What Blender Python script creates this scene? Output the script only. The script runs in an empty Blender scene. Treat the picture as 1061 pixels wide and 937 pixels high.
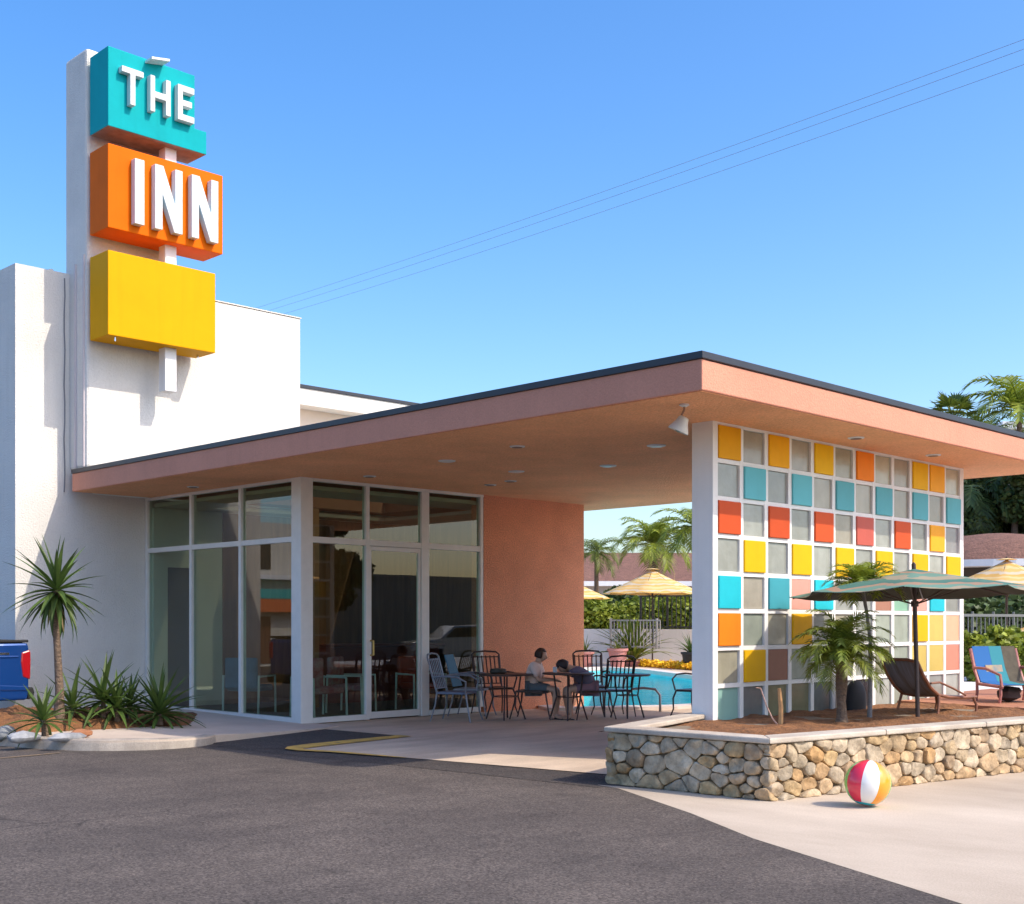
import bpy, bmesh, math, random
from mathutils import Vector, Matrix, noise as mnoise

R = math.radians
PI = math.pi
sc = bpy.context.scene
COL = sc.collection
random.seed(7)

# ------------------------------------------------------------------ camera numbers (measured from the photograph)
F, CX, HY, H = 1295.0, 530.5, 645.0, 1.5
S2 = math.sqrt(2.0)

def at(px, D):
    t = (px - CX) / F
    return (D * (1 + t) / S2, D * (1 - t) / S2)

def g(px, py, z=0.0):
    D = (H - z) * F / (py - HY)
    x, y = at(px, D)
    return Vector((x, y, z))

def zat(py, D):
    return H + (HY - py) * D / F

# ------------------------------------------------------------------ materials
MATS = {}

def nodes_of(name):
    m = bpy.data.materials.new(name)
    m.use_nodes = True
    nt = m.node_tree
    return m, nt, nt.nodes['Principled BSDF']

def mat(name, col, rough=0.6, var=0.0, vscale=3.0, bump=0.0, bscale=60.0, metal=0.0, spec=0.5, col2=None,
        island=0.0, bdist=0.01, coat=0.0, detail=5.0, transl=0.0, stretch=None, fine=0.0, streak=0.0, orand=0.0):
    """noise-varied principled material; col2 is mixed in by a low noise, island gives each loose piece its own tone"""
    if name in MATS:
        return MATS[name]
    m, nt, p = nodes_of(name)
    N, L = nt.nodes, nt.links
    p.inputs['Roughness'].default_value = rough
    p.inputs['Metallic'].default_value = metal
    p.inputs['Specular IOR Level'].default_value = spec
    p.inputs['Coat Weight'].default_value = coat
    tc = N.new('ShaderNodeTexCoord')
    vec = tc.outputs['Object']
    if stretch:
        mp = N.new('ShaderNodeMapping')
        mp.inputs['Scale'].default_value = stretch
        L.new(vec, mp.inputs['Vector'])
        vec = mp.outputs['Vector']
    c1 = (*col, 1)
    if col2 is None:
        c2 = tuple(max(0, c * (1 - var)) for c in col) + (1,)
        c1 = tuple(min(1, c * (1 + var * 0.5)) for c in col) + (1,)
    else:
        c2 = (*col2, 1)
    out = None
    if var > 0 or col2 is not None:
        nz = N.new('ShaderNodeTexNoise')
        nz.inputs['Scale'].default_value = vscale
        nz.inputs['Detail'].default_value = detail
        nz.inputs['Roughness'].default_value = 0.6
        L.new(vec, nz.inputs['Vector'])
        rp = N.new('ShaderNodeValToRGB')
        rp.color_ramp.elements[0].position = 0.3
        rp.color_ramp.elements[1].position = 0.7
        rp.color_ramp.elements[0].color = c1
        rp.color_ramp.elements[1].color = c2
        L.new(nz.outputs['Fac'], rp.inputs['Fac'])
        out = rp.outputs['Color']
    if island > 0:
        ge = N.new('ShaderNodeNewGeometry')
        hs = N.new('ShaderNodeHueSaturation')
        if out is None:
            hs.inputs['Color'].default_value = c1
        else:
            L.new(out, hs.inputs['Color'])
        mr = N.new('ShaderNodeMapRange')
        mr.inputs['To Min'].default_value = 1 - island
        mr.inputs['To Max'].default_value = 1 + island
        L.new(ge.outputs['Random Per Island'], mr.inputs['Value'])
        L.new(mr.outputs['Result'], hs.inputs['Value'])
        out = hs.outputs['Color']
    if orand > 0:       # each tile has faded by its own amount
        oi = N.new('ShaderNodeObjectInfo'); h0 = N.new('ShaderNodeHueSaturation')
        mo = N.new('ShaderNodeMapRange'); mo.inputs['To Min'].default_value = 1 - orand; mo.inputs['To Max'].default_value = 1 + orand
        L.new(oi.outputs['Random'], mo.inputs['Value']); L.new(mo.outputs['Result'], h0.inputs['Value'])
        if out is None:
            h0.inputs['Color'].default_value = c1
        else:
            L.new(out, h0.inputs['Color'])
        out = h0.outputs['Color']
    if fine > 0:
        n2 = N.new('ShaderNodeTexNoise')
        n2.inputs['Scale'].default_value = bscale
        n2.inputs['Detail'].default_value = 3
        L.new(tc.outputs['Object'], n2.inputs['Vector'])
        mr2 = N.new('ShaderNodeMapRange')
        mr2.inputs['From Min'].default_value = 0.3
        mr2.inputs['From Max'].default_value = 0.7
        mr2.inputs['To Min'].default_value = 1 - fine
        mr2.inputs['To Max'].default_value = 1 + fine
        L.new(n2.outputs['Fac'], mr2.inputs['Value'])
        h2 = N.new('ShaderNodeHueSaturation')
        if out is None:
            h2.inputs['Color'].default_value = c1
        else:
            L.new(out, h2.inputs['Color'])
        L.new(mr2.outputs['Result'], h2.inputs['Value'])
        out = h2.outputs['Color']
    if streak > 0:      # vertical rain streaks of dirt
        mp3 = N.new('ShaderNodeMapping')
        mp3.inputs['Scale'].default_value = (5.0, 5.0, 0.28)
        L.new(tc.outputs['Object'], mp3.inputs['Vector'])
        n3 = N.new('ShaderNodeTexNoise')
        n3.inputs['Scale'].default_value = 1.6
        n3.inputs['Detail'].default_value = 6
        L.new(mp3.outputs['Vector'], n3.inputs['Vector'])
        r3 = N.new('ShaderNodeMapRange')
        r3.inputs['From Min'].default_value = 0.52
        r3.inputs['From Max'].default_value = 0.72
        r3.inputs['To Min'].default_value = 0.0
        r3.inputs['To Max'].default_value = streak
        L.new(n3.outputs['Fac'], r3.inputs['Value'])
        mx = N.new('ShaderNodeMix')
        mx.data_type = 'RGBA'
        L.new(r3.outputs['Result'], mx.inputs[0])
        if out is None:
            mx.inputs[6].default_value = c1
        else:
            L.new(out, mx.inputs[6])
        mx.inputs[7].default_value = (col[0] * 0.6, col[1] * 0.57, col[2] * 0.5, 1)
        out = mx.outputs[2]
    if out is None:
        p.inputs['Base Color'].default_value = c1
    else:
        L.new(out, p.inputs['Base Color'])
    if bump > 0:
        nb = N.new('ShaderNodeTexNoise')
        nb.inputs['Scale'].default_value = bscale
        nb.inputs['Detail'].default_value = 4
        L.new(tc.outputs['Object'], nb.inputs['Vector'])
        bm_ = N.new('ShaderNodeBump')
        bm_.inputs['Strength'].default_value = bump
        bm_.inputs['Distance'].default_value = bdist
        L.new(nb.outputs['Fac'], bm_.inputs['Height'])
        L.new(bm_.outputs['Normal'], p.inputs['Normal'])
    if transl > 0:
        tr = N.new('ShaderNodeBsdfTranslucent')
        if out is None:
            tr.inputs['Color'].default_value = c1
        else:
            L.new(out, tr.inputs['Color'])
        ms = N.new('ShaderNodeMixShader')
        ms.inputs[0].default_value = transl
        L.new(p.outputs[0], ms.inputs[1])
        L.new(tr.outputs[0], ms.inputs[2])
        L.new(ms.outputs[0], N['Material Output'].inputs['Surface'])
    MATS[name] = m
    return m

def glass_mat(name, tint, ior=1.5, refl=1.0, rough=0.0):
    if name in MATS:
        return MATS[name]
    m, nt, p = nodes_of(name)
    N, L = nt.nodes, nt.links
    N.remove(p)
    fr = N.new('ShaderNodeFresnel'); fr.inputs['IOR'].default_value = ior
    ma = N.new('ShaderNodeMath'); ma.operation = 'MULTIPLY'; ma.inputs[1].default_value = refl; ma.use_clamp = True
    ge = N.new('ShaderNodeNewGeometry'); inv = N.new('ShaderNodeMath'); inv.operation = 'SUBTRACT'; inv.inputs[0].default_value = 1.0
    L.new(ge.outputs['Backfacing'], inv.inputs[1])
    mm = N.new('ShaderNodeMath'); mm.operation = 'MULTIPLY'
    L.new(fr.outputs[0], mm.inputs[0]); L.new(inv.outputs[0], mm.inputs[1]); L.new(mm.outputs[0], ma.inputs[0])
    tr = N.new('ShaderNodeBsdfTransparent'); tr.inputs['Color'].default_value = (*tint, 1)
    gl = N.new('ShaderNodeBsdfGlossy'); gl.inputs['Roughness'].default_value = rough
    ms = N.new('ShaderNodeMixShader')
    L.new(ma.outputs[0], ms.inputs[0]); L.new(tr.outputs[0], ms.inputs[1]); L.new(gl.outputs[0], ms.inputs[2])
    L.new(ms.outputs[0], N['Material Output'].inputs['Surface'])
    MATS[name] = m
    return m

def water_mat():
    m, nt, p = nodes_of('pool_water')
    N, L = nt.nodes, nt.links
    N.remove(p)
    tc = N.new('ShaderNodeTexCoord')
    nb = N.new('ShaderNodeTexNoise'); nb.inputs['Scale'].default_value = 2.2; nb.inputs['Detail'].default_value = 3
    L.new(tc.outputs['Object'], nb.inputs['Vector'])
    bp = N.new('ShaderNodeBump'); bp.inputs['Strength'].default_value = 0.35; bp.inputs['Distance'].default_value = 0.05
    L.new(nb.outputs['Fac'], bp.inputs['Height'])
    fr = N.new('ShaderNodeFresnel'); fr.inputs['IOR'].default_value = 1.33
    ma = N.new('ShaderNodeMath'); ma.operation = 'MULTIPLY'; ma.inputs[1].default_value = 0.55
    L.new(bp.outputs[0], fr.inputs['Normal']); L.new(fr.outputs[0], ma.inputs[0])
    tr = N.new('ShaderNodeBsdfTransparent'); tr.inputs['Color'].default_value = (0.50, 0.96, 0.98, 1)
    gl = N.new('ShaderNodeBsdfGlossy'); gl.inputs['Roughness'].default_value = 0.03
    L.new(bp.outputs[0], gl.inputs['Normal'])
    ms = N.new('ShaderNodeMixShader')
    L.new(ma.outputs[0], ms.inputs[0]); L.new(tr.outputs[0], ms.inputs[1]); L.new(gl.outputs[0], ms.inputs[2])
    L.new(ms.outputs[0], N['Material Output'].inputs['Surface'])
    return m

def asphalt_mat(name, base, warm):
    m, nt, p = nodes_of(name)
    N, L = nt.nodes, nt.links
    p.inputs['Roughness'].default_value = 0.85
    p.inputs['Specular IOR Level'].default_value = 0.25
    tc = N.new('ShaderNodeTexCoord')
    def nz(scale, det, rgh=0.6, vec=None):
        n = N.new('ShaderNodeTexNoise')
        n.inputs['Scale'].default_value = scale; n.inputs['Detail'].default_value = det; n.inputs['Roughness'].default_value = rgh
        L.new(vec or tc.outputs['Object'], n.inputs['Vector'])
        return n
    big = nz(0.7, 12, 0.72)
    rp = N.new('ShaderNodeValToRGB')
    rp.color_ramp.elements[0].position = 0.32; rp.color_ramp.elements[0].color = (*[c * 0.86 for c in base], 1)
    rp.color_ramp.elements[1].position = 0.72; rp.color_ramp.elements[1].color = (*warm, 1)
    L.new(big.outputs['Fac'], rp.inputs['Fac'])
    # wheel-worn streaks running along the lot
    mp = N.new('ShaderNodeMapping'); mp.inputs['Rotation'].default_value = (0, 0, R(38)); mp.inputs['Scale'].default_value = (0.35, 2.4, 1)
    L.new(tc.outputs['Object'], mp.inputs['Vector'])
    st = nz(1.3, 5, 0.6, mp.outputs['Vector'])
    r2 = N.new('ShaderNodeMapRange'); r2.inputs['From Min'].default_value = 0.35; r2.inputs['From Max'].default_value = 0.68
    r2.inputs['To Min'].default_value = 0.92; r2.inputs['To Max'].default_value = 1.07
    L.new(st.outputs['Fac'], r2.inputs['Value'])
    # aggregate grain
    gr = nz(62, 6, 0.85)
    vg = N.new('ShaderNodeTexVoronoi'); vg.inputs['Scale'].default_value = 75; L.new(tc.outputs['Object'], vg.inputs['Vector'])
    sg_ = N.new('ShaderNodeSeparateColor'); L.new(vg.outputs['Color'], sg_.inputs[0])
    r3 = N.new('ShaderNodeMapRange'); r3.inputs['From Min'].default_value = 0.38; r3.inputs['From Max'].default_value = 0.62
    r3.inputs['To Min'].default_value = 0.6; r3.inputs['To Max'].default_value = 1.4
    r4 = N.new('ShaderNodeMapRange'); r4.inputs['To Min'].default_value = 0.55; r4.inputs['To Max'].default_value = 1.45
    L.new(sg_.outputs[1], r4.inputs['Value'])
    L.new(gr.outputs['Fac'], r3.inputs['Value'])
    m5 = N.new('ShaderNodeMath'); m5.operation = 'MULTIPLY'; L.new(r3.outputs[0], m5.inputs[0]); L.new(r4.outputs[0], m5.inputs[1])
    mu = N.new('ShaderNodeMath'); mu.operation = 'MULTIPLY'
    L.new(r2.outputs[0], mu.inputs[0]); L.new(m5.outputs[0], mu.inputs[1])
    hs = N.new('ShaderNodeHueSaturation')
    L.new(rp.outputs['Color'], hs.inputs['Color']); L.new(mu.outputs[0], hs.inputs['Value'])
    # pale loose stones pressed in the surface
    vo = N.new('ShaderNodeTexVoronoi'); vo.inputs['Scale'].default_value = 30
    L.new(tc.outputs['Object'], vo.inputs['Vector'])
    sm = N.new('ShaderNodeMapRange'); sm.inputs['From Min'].default_value = 0.05; sm.inputs['From Max'].default_value = 0.13
    sm.inputs['To Min'].default_value = 1; sm.inputs['To Max'].default_value = 0
    L.new(vo.outputs['Distance'], sm.inputs['Value'])
    sp = N.new('ShaderNodeSeparateColor'); L.new(vo.outputs['Color'], sp.inputs[0])
    gt = N.new('ShaderNodeMath'); gt.operation = 'GREATER_THAN'; gt.inputs[1].default_value = 0.6
    L.new(sp.outputs[0], gt.inputs[0])
    m2 = N.new('ShaderNodeMath'); m2.operation = 'MULTIPLY'
    L.new(sm.outputs[0], m2.inputs[0]); L.new(gt.outputs[0], m2.inputs[1])
    mx = N.new('ShaderNodeMix'); mx.data_type = 'RGBA'
    L.new(m2.outputs[0], mx.inputs[0]); L.new(hs.outputs['Color'], mx.inputs[6]); mx.inputs[7].default_value = (0.34, 0.26, 0.18, 1)
    wn = nz(1.1, 4)
    mxv = N.new('ShaderNodeMix'); mxv.data_type = 'VECTOR'; mxv.inputs[0].default_value = 0.28
    L.new(tc.outputs['Object'], mxv.inputs[4]); L.new(wn.outputs['Color'], mxv.inputs[5])
    cr_ = N.new('ShaderNodeTexVoronoi'); cr_.feature = 'DISTANCE_TO_EDGE'; cr_.inputs['Scale'].default_value = 0.42
    L.new(mxv.outputs[1], cr_.inputs['Vector'])
    cm = N.new('ShaderNodeMapRange'); cm.inputs['From Min'].default_value = 0.0; cm.inputs['From Max'].default_value = 0.0045
    cm.inputs['To Min'].default_value = 0.62; cm.inputs['To Max'].default_value = 0.0
    L.new(cr_.outputs['Distance'], cm.inputs['Value'])
    ck = nz(0.33, 3); ckr = N.new('ShaderNodeMapRange'); ckr.inputs['From Min'].default_value = 0.48; ckr.inputs['From Max'].default_value = 0.56
    L.new(ck.outputs['Fac'], ckr.inputs['Value'])
    cmm = N.new('ShaderNodeMath'); cmm.operation = 'MULTIPLY'; L.new(cm.outputs[0], cmm.inputs[0]); L.new(ckr.outputs[0], cmm.inputs[1])
    oil = nz(0.9, 3, 0.5); olr = N.new('ShaderNodeMapRange'); olr.inputs['From Min'].default_value = 0.64; olr.inputs['From Max'].default_value = 0.74
    olr.inputs['To Min'].default_value = 0.0; olr.inputs['To Max'].default_value = 0.4
    L.new(oil.outputs['Fac'], olr.inputs['Value'])
    mxx = N.new('ShaderNodeMath'); mxx.operation = 'MAXIMUM'; L.new(cmm.outputs[0], mxx.inputs[0]); L.new(olr.outputs[0], mxx.inputs[1])
    mz = N.new('ShaderNodeMix'); mz.data_type = 'RGBA'
    L.new(mxx.outputs[0], mz.inputs[0]); L.new(mx.outputs[2], mz.inputs[6]); mz.inputs[7].default_value = (0.028, 0.024, 0.022, 1)
    L.new(mz.outputs[2], p.inputs['Base Color'])
    bp = N.new('ShaderNodeBump'); bp.inputs['Strength'].default_value = 0.4; bp.inputs['Distance'].default_value = 0.004
    L.new(gr.outputs['Fac'], bp.inputs['Height']); L.new(bp.outputs[0], p.inputs['Normal'])
    MATS[name] = m
    return m

def stripe_mat(name, cols, scale, rough=0.75):
    """woven fabric in horizontal bands of several colours (by height above the rim and distance from the pole)"""
    m, nt, p = nodes_of(name)
    N, L = nt.nodes, nt.links
    p.inputs['Roughness'].default_value = rough
    tc = N.new('ShaderNodeTexCoord')
    sx = N.new('ShaderNodeSeparateXYZ'); L.new(tc.outputs['Object'], sx.inputs[0])
    nz = N.new('ShaderNodeTexNoise'); nz.inputs['Scale'].default_value = 2.5; L.new(tc.outputs['Object'], nz.inputs['Vector'])
    ad = N.new('ShaderNodeMath'); ad.operation = 'MULTIPLY_ADD'; ad.inputs[1].default_value = 0.16
    L.new(nz.outputs['Fac'], ad.inputs[0]); L.new(sx.outputs['Z'], ad.inputs[2])
    mu = N.new('ShaderNodeMath'); mu.operation = 'MULTIPLY'; mu.inputs[1].default_value = scale
    L.new(ad.outputs[0], mu.inputs[0])
    fr = N.new('ShaderNodeMath'); fr.operation = 'FRACT'; L.new(mu.outputs[0], fr.inputs[0])
    rp = N.new('ShaderNodeValToRGB'); rp.color_ramp.interpolation = 'CONSTANT'
    e = rp.color_ramp.elements
    for i, c in enumerate(cols):
        pos = i / len(cols)
        el = e[i] if i < 2 else e.new(pos)
        el.position = pos; el.color = (*c, 1)
    L.new(fr.outputs[0], rp.inputs['Fac'])
    tr = N.new('ShaderNodeBsdfTranslucent'); L.new(rp.outputs['Color'], tr.inputs['Color'])
    L.new(rp.outputs['Color'], p.inputs['Base Color'])
    ms = N.new('ShaderNodeMixShader'); ms.inputs[0].default_value = 0.22
    L.new(p.outputs[0], ms.inputs[1]); L.new(tr.outputs[0], ms.inputs[2])
    L.new(ms.outputs[0], N['Material Output'].inputs['Surface'])
    MATS[name] = m
    return m

# paints and finishes
WHITE = mat('white_stucco', (0.74, 0.705, 0.65), 0.85, var=0.07, vscale=1.3, bump=0.7, bscale=38, bdist=0.02, fine=0.03, streak=0.09)
PINKW = mat('terracotta_stucco', (0.72, 0.29, 0.16), 0.88, var=0.14, vscale=1.5, bump=0.6, bscale=45, bdist=0.02, fine=0.22)
PINKF = mat('salmon_fascia_paint', (0.64, 0.27, 0.175), 0.8, var=0.08, vscale=1.2, bump=0.5, bscale=55, bdist=0.012, fine=0.05, streak=0.10)
SOFF = mat('soffit_stucco', (0.86, 0.43, 0.215), 0.9, var=0.14, vscale=1.0, bump=0.8, bscale=40, bdist=0.02, fine=0.13)  # canopy paint in a warmer tone; bounce light is put into this colour
FLASH = mat('dark_metal_flashing', (0.025, 0.028, 0.04), 0.45, var=0.2, vscale=4)
FRAME = mat('cream_window_frame', (0.76, 0.73, 0.68), 0.5, var=0.06, vscale=5)
GLASS = glass_mat('storefront_glass', (0.76, 0.84, 0.76), 1.5, 1.7)
FLOORD = mat('dark_carpet', (0.20, 0.15, 0.12), 0.95, var=0.3, vscale=8)
WOOD = mat('brown_wood_panel', (0.26, 0.12, 0.06), 0.5, var=0.35, vscale=2, stretch=(6, 6, 0.6))
CREAM = mat('interior_cream_wall', (0.78, 0.75, 0.70), 0.8, var=0.06)
GREYDOOR = mat('grey_blue_door', (0.14, 0.13, 0.17), 0.5)
TEAL = mat('teal_sign_paint', (0.0, 0.38, 0.41), 0.6, spec=0.1, var=0.12, vscale=1.4, streak=0.10)
ORANGE = mat('orange_sign_paint', (0.84, 0.15, 0.002), 0.6, spec=0.08, var=0.10, vscale=1.4, streak=0.12)
YELLOW = mat('yellow_sign_paint', (0.80, 0.37, 0.002), 0.6, spec=0.08, var=0.06, vscale=1.2, streak=0.10)
LETTER = mat('white_letter_enamel', (0.74, 0.74, 0.73), 0.5, spec=0.2, var=0.08, vscale=3)
LETSIDE = mat('pale_blue_letter_return', (0.55, 0.72, 0.80), 0.35)
CONC = mat('walkway_concrete', (0.70, 0.57, 0.46), 0.9, col2=(0.52, 0.42, 0.33), vscale=0.9, detail=9, bump=0.35, bscale=70, bdist=0.006, fine=0.07)
CONC2 = mat('carport_concrete', (0.70, 0.545, 0.395), 0.88, col2=(0.46, 0.35, 0.25), vscale=0.7, detail=9, bump=0.35, bscale=60, bdist=0.006, fine=0.08, stretch=(1, 2.5, 1))
KERB = mat('kerb_concrete', (0.50, 0.43, 0.36), 0.9, col2=(0.28, 0.24, 0.20), vscale=3, bump=0.5, bscale=60, bdist=0.008, fine=0.08)
COPING = mat('coping_concrete', (0.58, 0.51, 0.42), 0.85, col2=(0.36, 0.30, 0.24), vscale=2.5, bump=0.5, bscale=50, bdist=0.01, fine=0.06)
ASPH = asphalt_mat('asphalt', (0.082, 0.068, 0.060), (0.132, 0.108, 0.091))
ASPHD = asphalt_mat('dark_asphalt', (0.066, 0.056, 0.050), (0.095, 0.079, 0.070))
YLINE = mat('yellow_road_paint', (0.85, 0.50, 0.07), 0.7, col2=(0.42, 0.27, 0.10), vscale=9, detail=8)
SOIL = mat('brown_mulch_soil', (0.30, 0.13, 0.045), 0.95, col2=(0.13, 0.055, 0.022), vscale=7, detail=9, bump=1.0, bscale=28, bdist=0.03, fine=0.25)
TERRA = mat('terracotta_paving', (0.44, 0.19, 0.10), 0.85, col2=(0.33, 0.14, 0.08), vscale=4, bump=0.4, bscale=60, fine=0.08)
MORTAR = mat('mortar', (0.24, 0.19, 0.135), 0.95, var=0.3, vscale=12, bump=0.6, bscale=80)
TIREM = mat('black_rubber', (0.02, 0.02, 0.02), 0.8)
CHROME = mat('chrome', (0.7, 0.7, 0.7), 0.15, metal=1.0)
BLUEP = mat('blue_car_paint', (0.008, 0.06, 0.26), 0.22, coat=1.0, metal=0.3)
REDL = mat('red_tail_light', (0.42, 0.006, 0.012), 0.2, coat=0.8)
CARGL = mat('dark_car_glass', (0.02, 0.025, 0.03), 0.05)
IRON = mat('brown_painted_iron', (0.075, 0.05, 0.045), 0.42, var=0.3, vscale=10, metal=0.3)
IRONG = mat('grey_painted_iron', (0.26, 0.27, 0.30), 0.42, var=0.3, vscale=10, metal=0.3)
BARK = mat('palm_bark', (0.22, 0.15, 0.10), 0.9, col2=(0.10, 0.07, 0.05), vscale=14, bump=1.0, bscale=30, bdist=0.03, stretch=(1, 1, 4))
LEAFY = mat('yucca_leaf', (0.085, 0.14, 0.03), 0.5, spec=0.3, var=0.3, vscale=3, island=0.35, transl=0.18)
LEAFP = mat('palm_leaf', (0.18, 0.22, 0.025), 0.5, col2=(0.08, 0.13, 0.02), vscale=2, island=0.35, transl=0.25)
LEAFYG = mat('yellow_green_leaf', (0.34, 0.38, 0.04), 0.5, col2=(0.14, 0.21, 0.025), vscale=2, island=0.35, transl=0.3)
LEAFD = mat('dark_tree_leaf', (0.045, 0.085, 0.022), 0.55, col2=(0.085, 0.12, 0.03), vscale=0.8, island=0.45, transl=0.15)
LEAFB = mat('bamboo_leaf', (0.10, 0.145, 0.025), 0.5, col2=(0.05, 0.085, 0.02), vscale=0.8, island=0.45, transl=0.25)
DRYL = mat('dry_palm_leaf', (0.34, 0.24, 0.12), 0.8, island=0.3, transl=0.2)
ROOFB = mat('brown_roof_shingles', (0.24, 0.12, 0.085), 0.95, col2=(0.15, 0.075, 0.055), vscale=3, bump=0.8, bscale=14, bdist=0.05, fine=0.2, stretch=(1, 1, 3))
WTRIM = mat('white_trim_paint', (0.75, 0.77, 0.80), 0.6, var=0.06)
SKIN = mat('skin', (0.66, 0.40, 0.28), 0.55)
HAIR = mat('brown_hair', (0.06, 0.03, 0.018), 0.6, var=0.3, vscale=30)
POOLW = water_mat()
POOLB = mat('pool_plaster', (0.22, 0.74, 0.80), 0.7, var=0.15, vscale=1.2)
CANVASY = stripe_mat('yellow_striped_canvas', [(0.78, 0.50, 0.16), (0.80, 0.60, 0.28), (0.76, 0.46, 0.12), (0.72, 0.60, 0.42)], 4.5)
CANVASG = stripe_mat('green_striped_canvas', [(0.10, 0.24, 0.19), (0.42, 0.36, 0.25), (0.17, 0.33, 0.26), (0.44, 0.28, 0.19), (0.08, 0.22, 0.18)], 6.0)

# ------------------------------------------------------------------ mesh building
class MB:
    def __init__(self, org=(0, 0, 0)):
        self.v, self.f, self.mi = [], [], []
        self.o = Vector(org)
        self.cur = 0
        self.flat = set()

    def face(self, idx):
        self.f.append(tuple(idx)); self.mi.append(self.cur)

    def add(self, vs, fs):
        n = len(self.v)
        self.v += [tuple(Vector(p)) for p in vs]
        for q in fs:
            self.face([n + i for i in q])
        return self

    def box(self, x0, x1, y0, y1, z0, z1):
        vs = [(x, y, z) for x in (x0, x1) for y in (y0, y1) for z in (z0, z1)]
        return self.add(vs, [(0, 1, 3, 2), (4, 6, 7, 5), (0, 4, 5, 1), (2, 3, 7, 6), (0, 2, 6, 4), (1, 5, 7, 3)])

    def bar(self, a, b, w, d, up=(0, 0, 1)):
        """rectangular bar from a to b, w sideways, d along up"""
        a, b = Vector(a), Vector(b)
        t = (b - a).normalized()
        u = Vector(up)
        s = t.cross(u)
        if s.length < 1e-4:
            s = t.cross(Vector((1, 0, 0)))
        s.normalize()
        u = s.cross(t).normalized()
        vs = []
        for p in (a, b):
            for i, j in ((-1, -1), (1, -1), (1, 1), (-1, 1)):
                vs.append(p + s * (w / 2 * i) + u * (d / 2 * j))
        return self.add(vs, [(3, 2, 1, 0), (4, 5, 6, 7), (0, 1, 5, 4), (1, 2, 6, 5), (2, 3, 7, 6), (3, 0, 4, 7)])

    def tube(self, pts, r, n=8, cap=True):
        pts = [Vector(p) for p in pts]
        rs = r if isinstance(r, (list, tuple)) else [r] * len(pts)
        base = len(self.v)
        prev = None
        for i, p in enumerate(pts):
            t = (pts[min(i + 1, len(pts) - 1)] - pts[max(i - 1, 0)]).normalized()
            if prev is None:
                s = t.cross(Vector((0, 0, 1)))
                if s.length < 1e-3:
                    s = Vector((1, 0, 0))
            else:
                s = prev - t * prev.dot(t)
            s.normalize(); prev = s
            u = t.cross(s)
            for k in range(n):
                a = 2 * PI * k / n
                self.v.append(tuple(p + (s * math.cos(a) + u * math.sin(a)) * rs[i]))
        for i in range(len(pts) - 1):
            for k in range(n):
                a = base + i * n + k; b = base + i * n + (k + 1) % n
                self.face((a, b, b + n, a + n))
        if cap:
            self.face([base + k for k in range(n)][::-1])
            e = base + (len(pts) - 1) * n
            self.face([e + k for k in range(n)])
        return self

    def lathe(self, prof, c=(0, 0, 0), n=20, sx=1, sy=1):
        base = len(self.v)
        for (r, z) in prof:
            for k in range(n):
                a = 2 * PI * k / n
                self.v.append((c[0] + r * math.cos(a) * sx, c[1] + r * math.sin(a) * sy, c[2] + z))
        for i in range(len(prof) - 1):
            for k in range(n):
                a = base + i * n + k; b = base + i * n + (k + 1) % n
                self.face((a, b, b + n, a + n))
        self.face([base + k for k in range(n)][::-1])
        e = base + (len(prof) - 1) * n
        self.face([e + k for k in range(n)])
        return self

    def prism(self, poly, z0, z1, zt=None):
        """poly: list of (x, y); zt optional list of top heights"""
        n = len(poly); b = len(self.v)
        self.v += [(p[0], p[1], z0) for p in poly]
        self.v += [(p[0], p[1], (zt[i] if zt else z1)) for i, p in enumerate(poly)]
        self.face([b + i for i in range(n)][::-1])
        self.face([b + n + i for i in range(n)])
        for i in range(n):
            j = (i + 1) % n
            self.face((b + i, b + j, b + n + j, b + n + i))
        return self

    def yprism(self, poly, y0, y1):
        """poly: list of (x, z) extruded along y"""
        n = len(poly); b = len(self.v)
        self.v += [(p[0], y0, p[1]) for p in poly]
        self.v += [(p[0], y1, p[1]) for p in poly]
        self.face([b + i for i in range(n)])
        self.face([b + n + i for i in range(n)][::-1])
        for i in range(n):
            j = (i + 1) % n
            self.face((b + j, b + i, b + n + i, b + n + j))
        return self

    def sheet(self, poly, z):
        b = len(self.v)
        self.v += [(p[0], p[1], z) for p in poly]
        self.face([b + i for i in range(len(poly))])
        return self

    def sphere(self, c, r, n=16, m=10, sc_=(1, 1, 1)):
        b = len(self.v)
        for i in range(1, m):
            th = PI * i / m
            for k in range(n):
                a = 2 * PI * k / n
                self.v.append((c[0] + r * sc_[0] * math.sin(th) * math.cos(a), c[1] + r * sc_[1] * math.sin(th) * math.sin(a), c[2] + r * sc_[2] * math.cos(th)))
        top = len(self.v); self.v.append((c[0], c[1], c[2] + r * sc_[2]))
        bot = len(self.v); self.v.append((c[0], c[1], c[2] - r * sc_[2]))
        for i in range(m - 2):
            for k in range(n):
                a = b + i * n + k; d = b + i * n + (k + 1) % n
                self.face((a, a + n, d + n, d))
        for k in range(n):
            self.face((top, b + k, b + (k + 1) % n))
            e = b + (m - 2) * n
            self.face((bot, e + (k + 1) % n, e + k))
        return self

    def xf(self, M, start=0):
        for i in range(start, len(self.v)):
            self.v[i] = tuple(M @ Vector(self.v[i]))
        return self

    def build(self, name, m, parent=None, smooth=False, bevel=0.0, fix=True, loc=None):
        me = bpy.data.meshes.new(name)
        o = self.o
        me.from_pydata([(p[0] - o.x, p[1] - o.y, p[2] - o.z) for p in self.v], [], self.f)
        mats = m if isinstance(m, (list, tuple)) else [m]
        for x in mats:
            me.materials.append(x)
        me.polygons.foreach_set('material_index', self.mi)
        if fix and len(self.f) < 60000:
            bm = bmesh.new(); bm.from_mesh(me)
            bmesh.ops.recalc_face_normals(bm, faces=bm.faces)
            bm.to_mesh(me); bm.free()
        me.update()
        ob = bpy.data.objects.new(name, me)
        COL.objects.link(ob)
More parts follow.
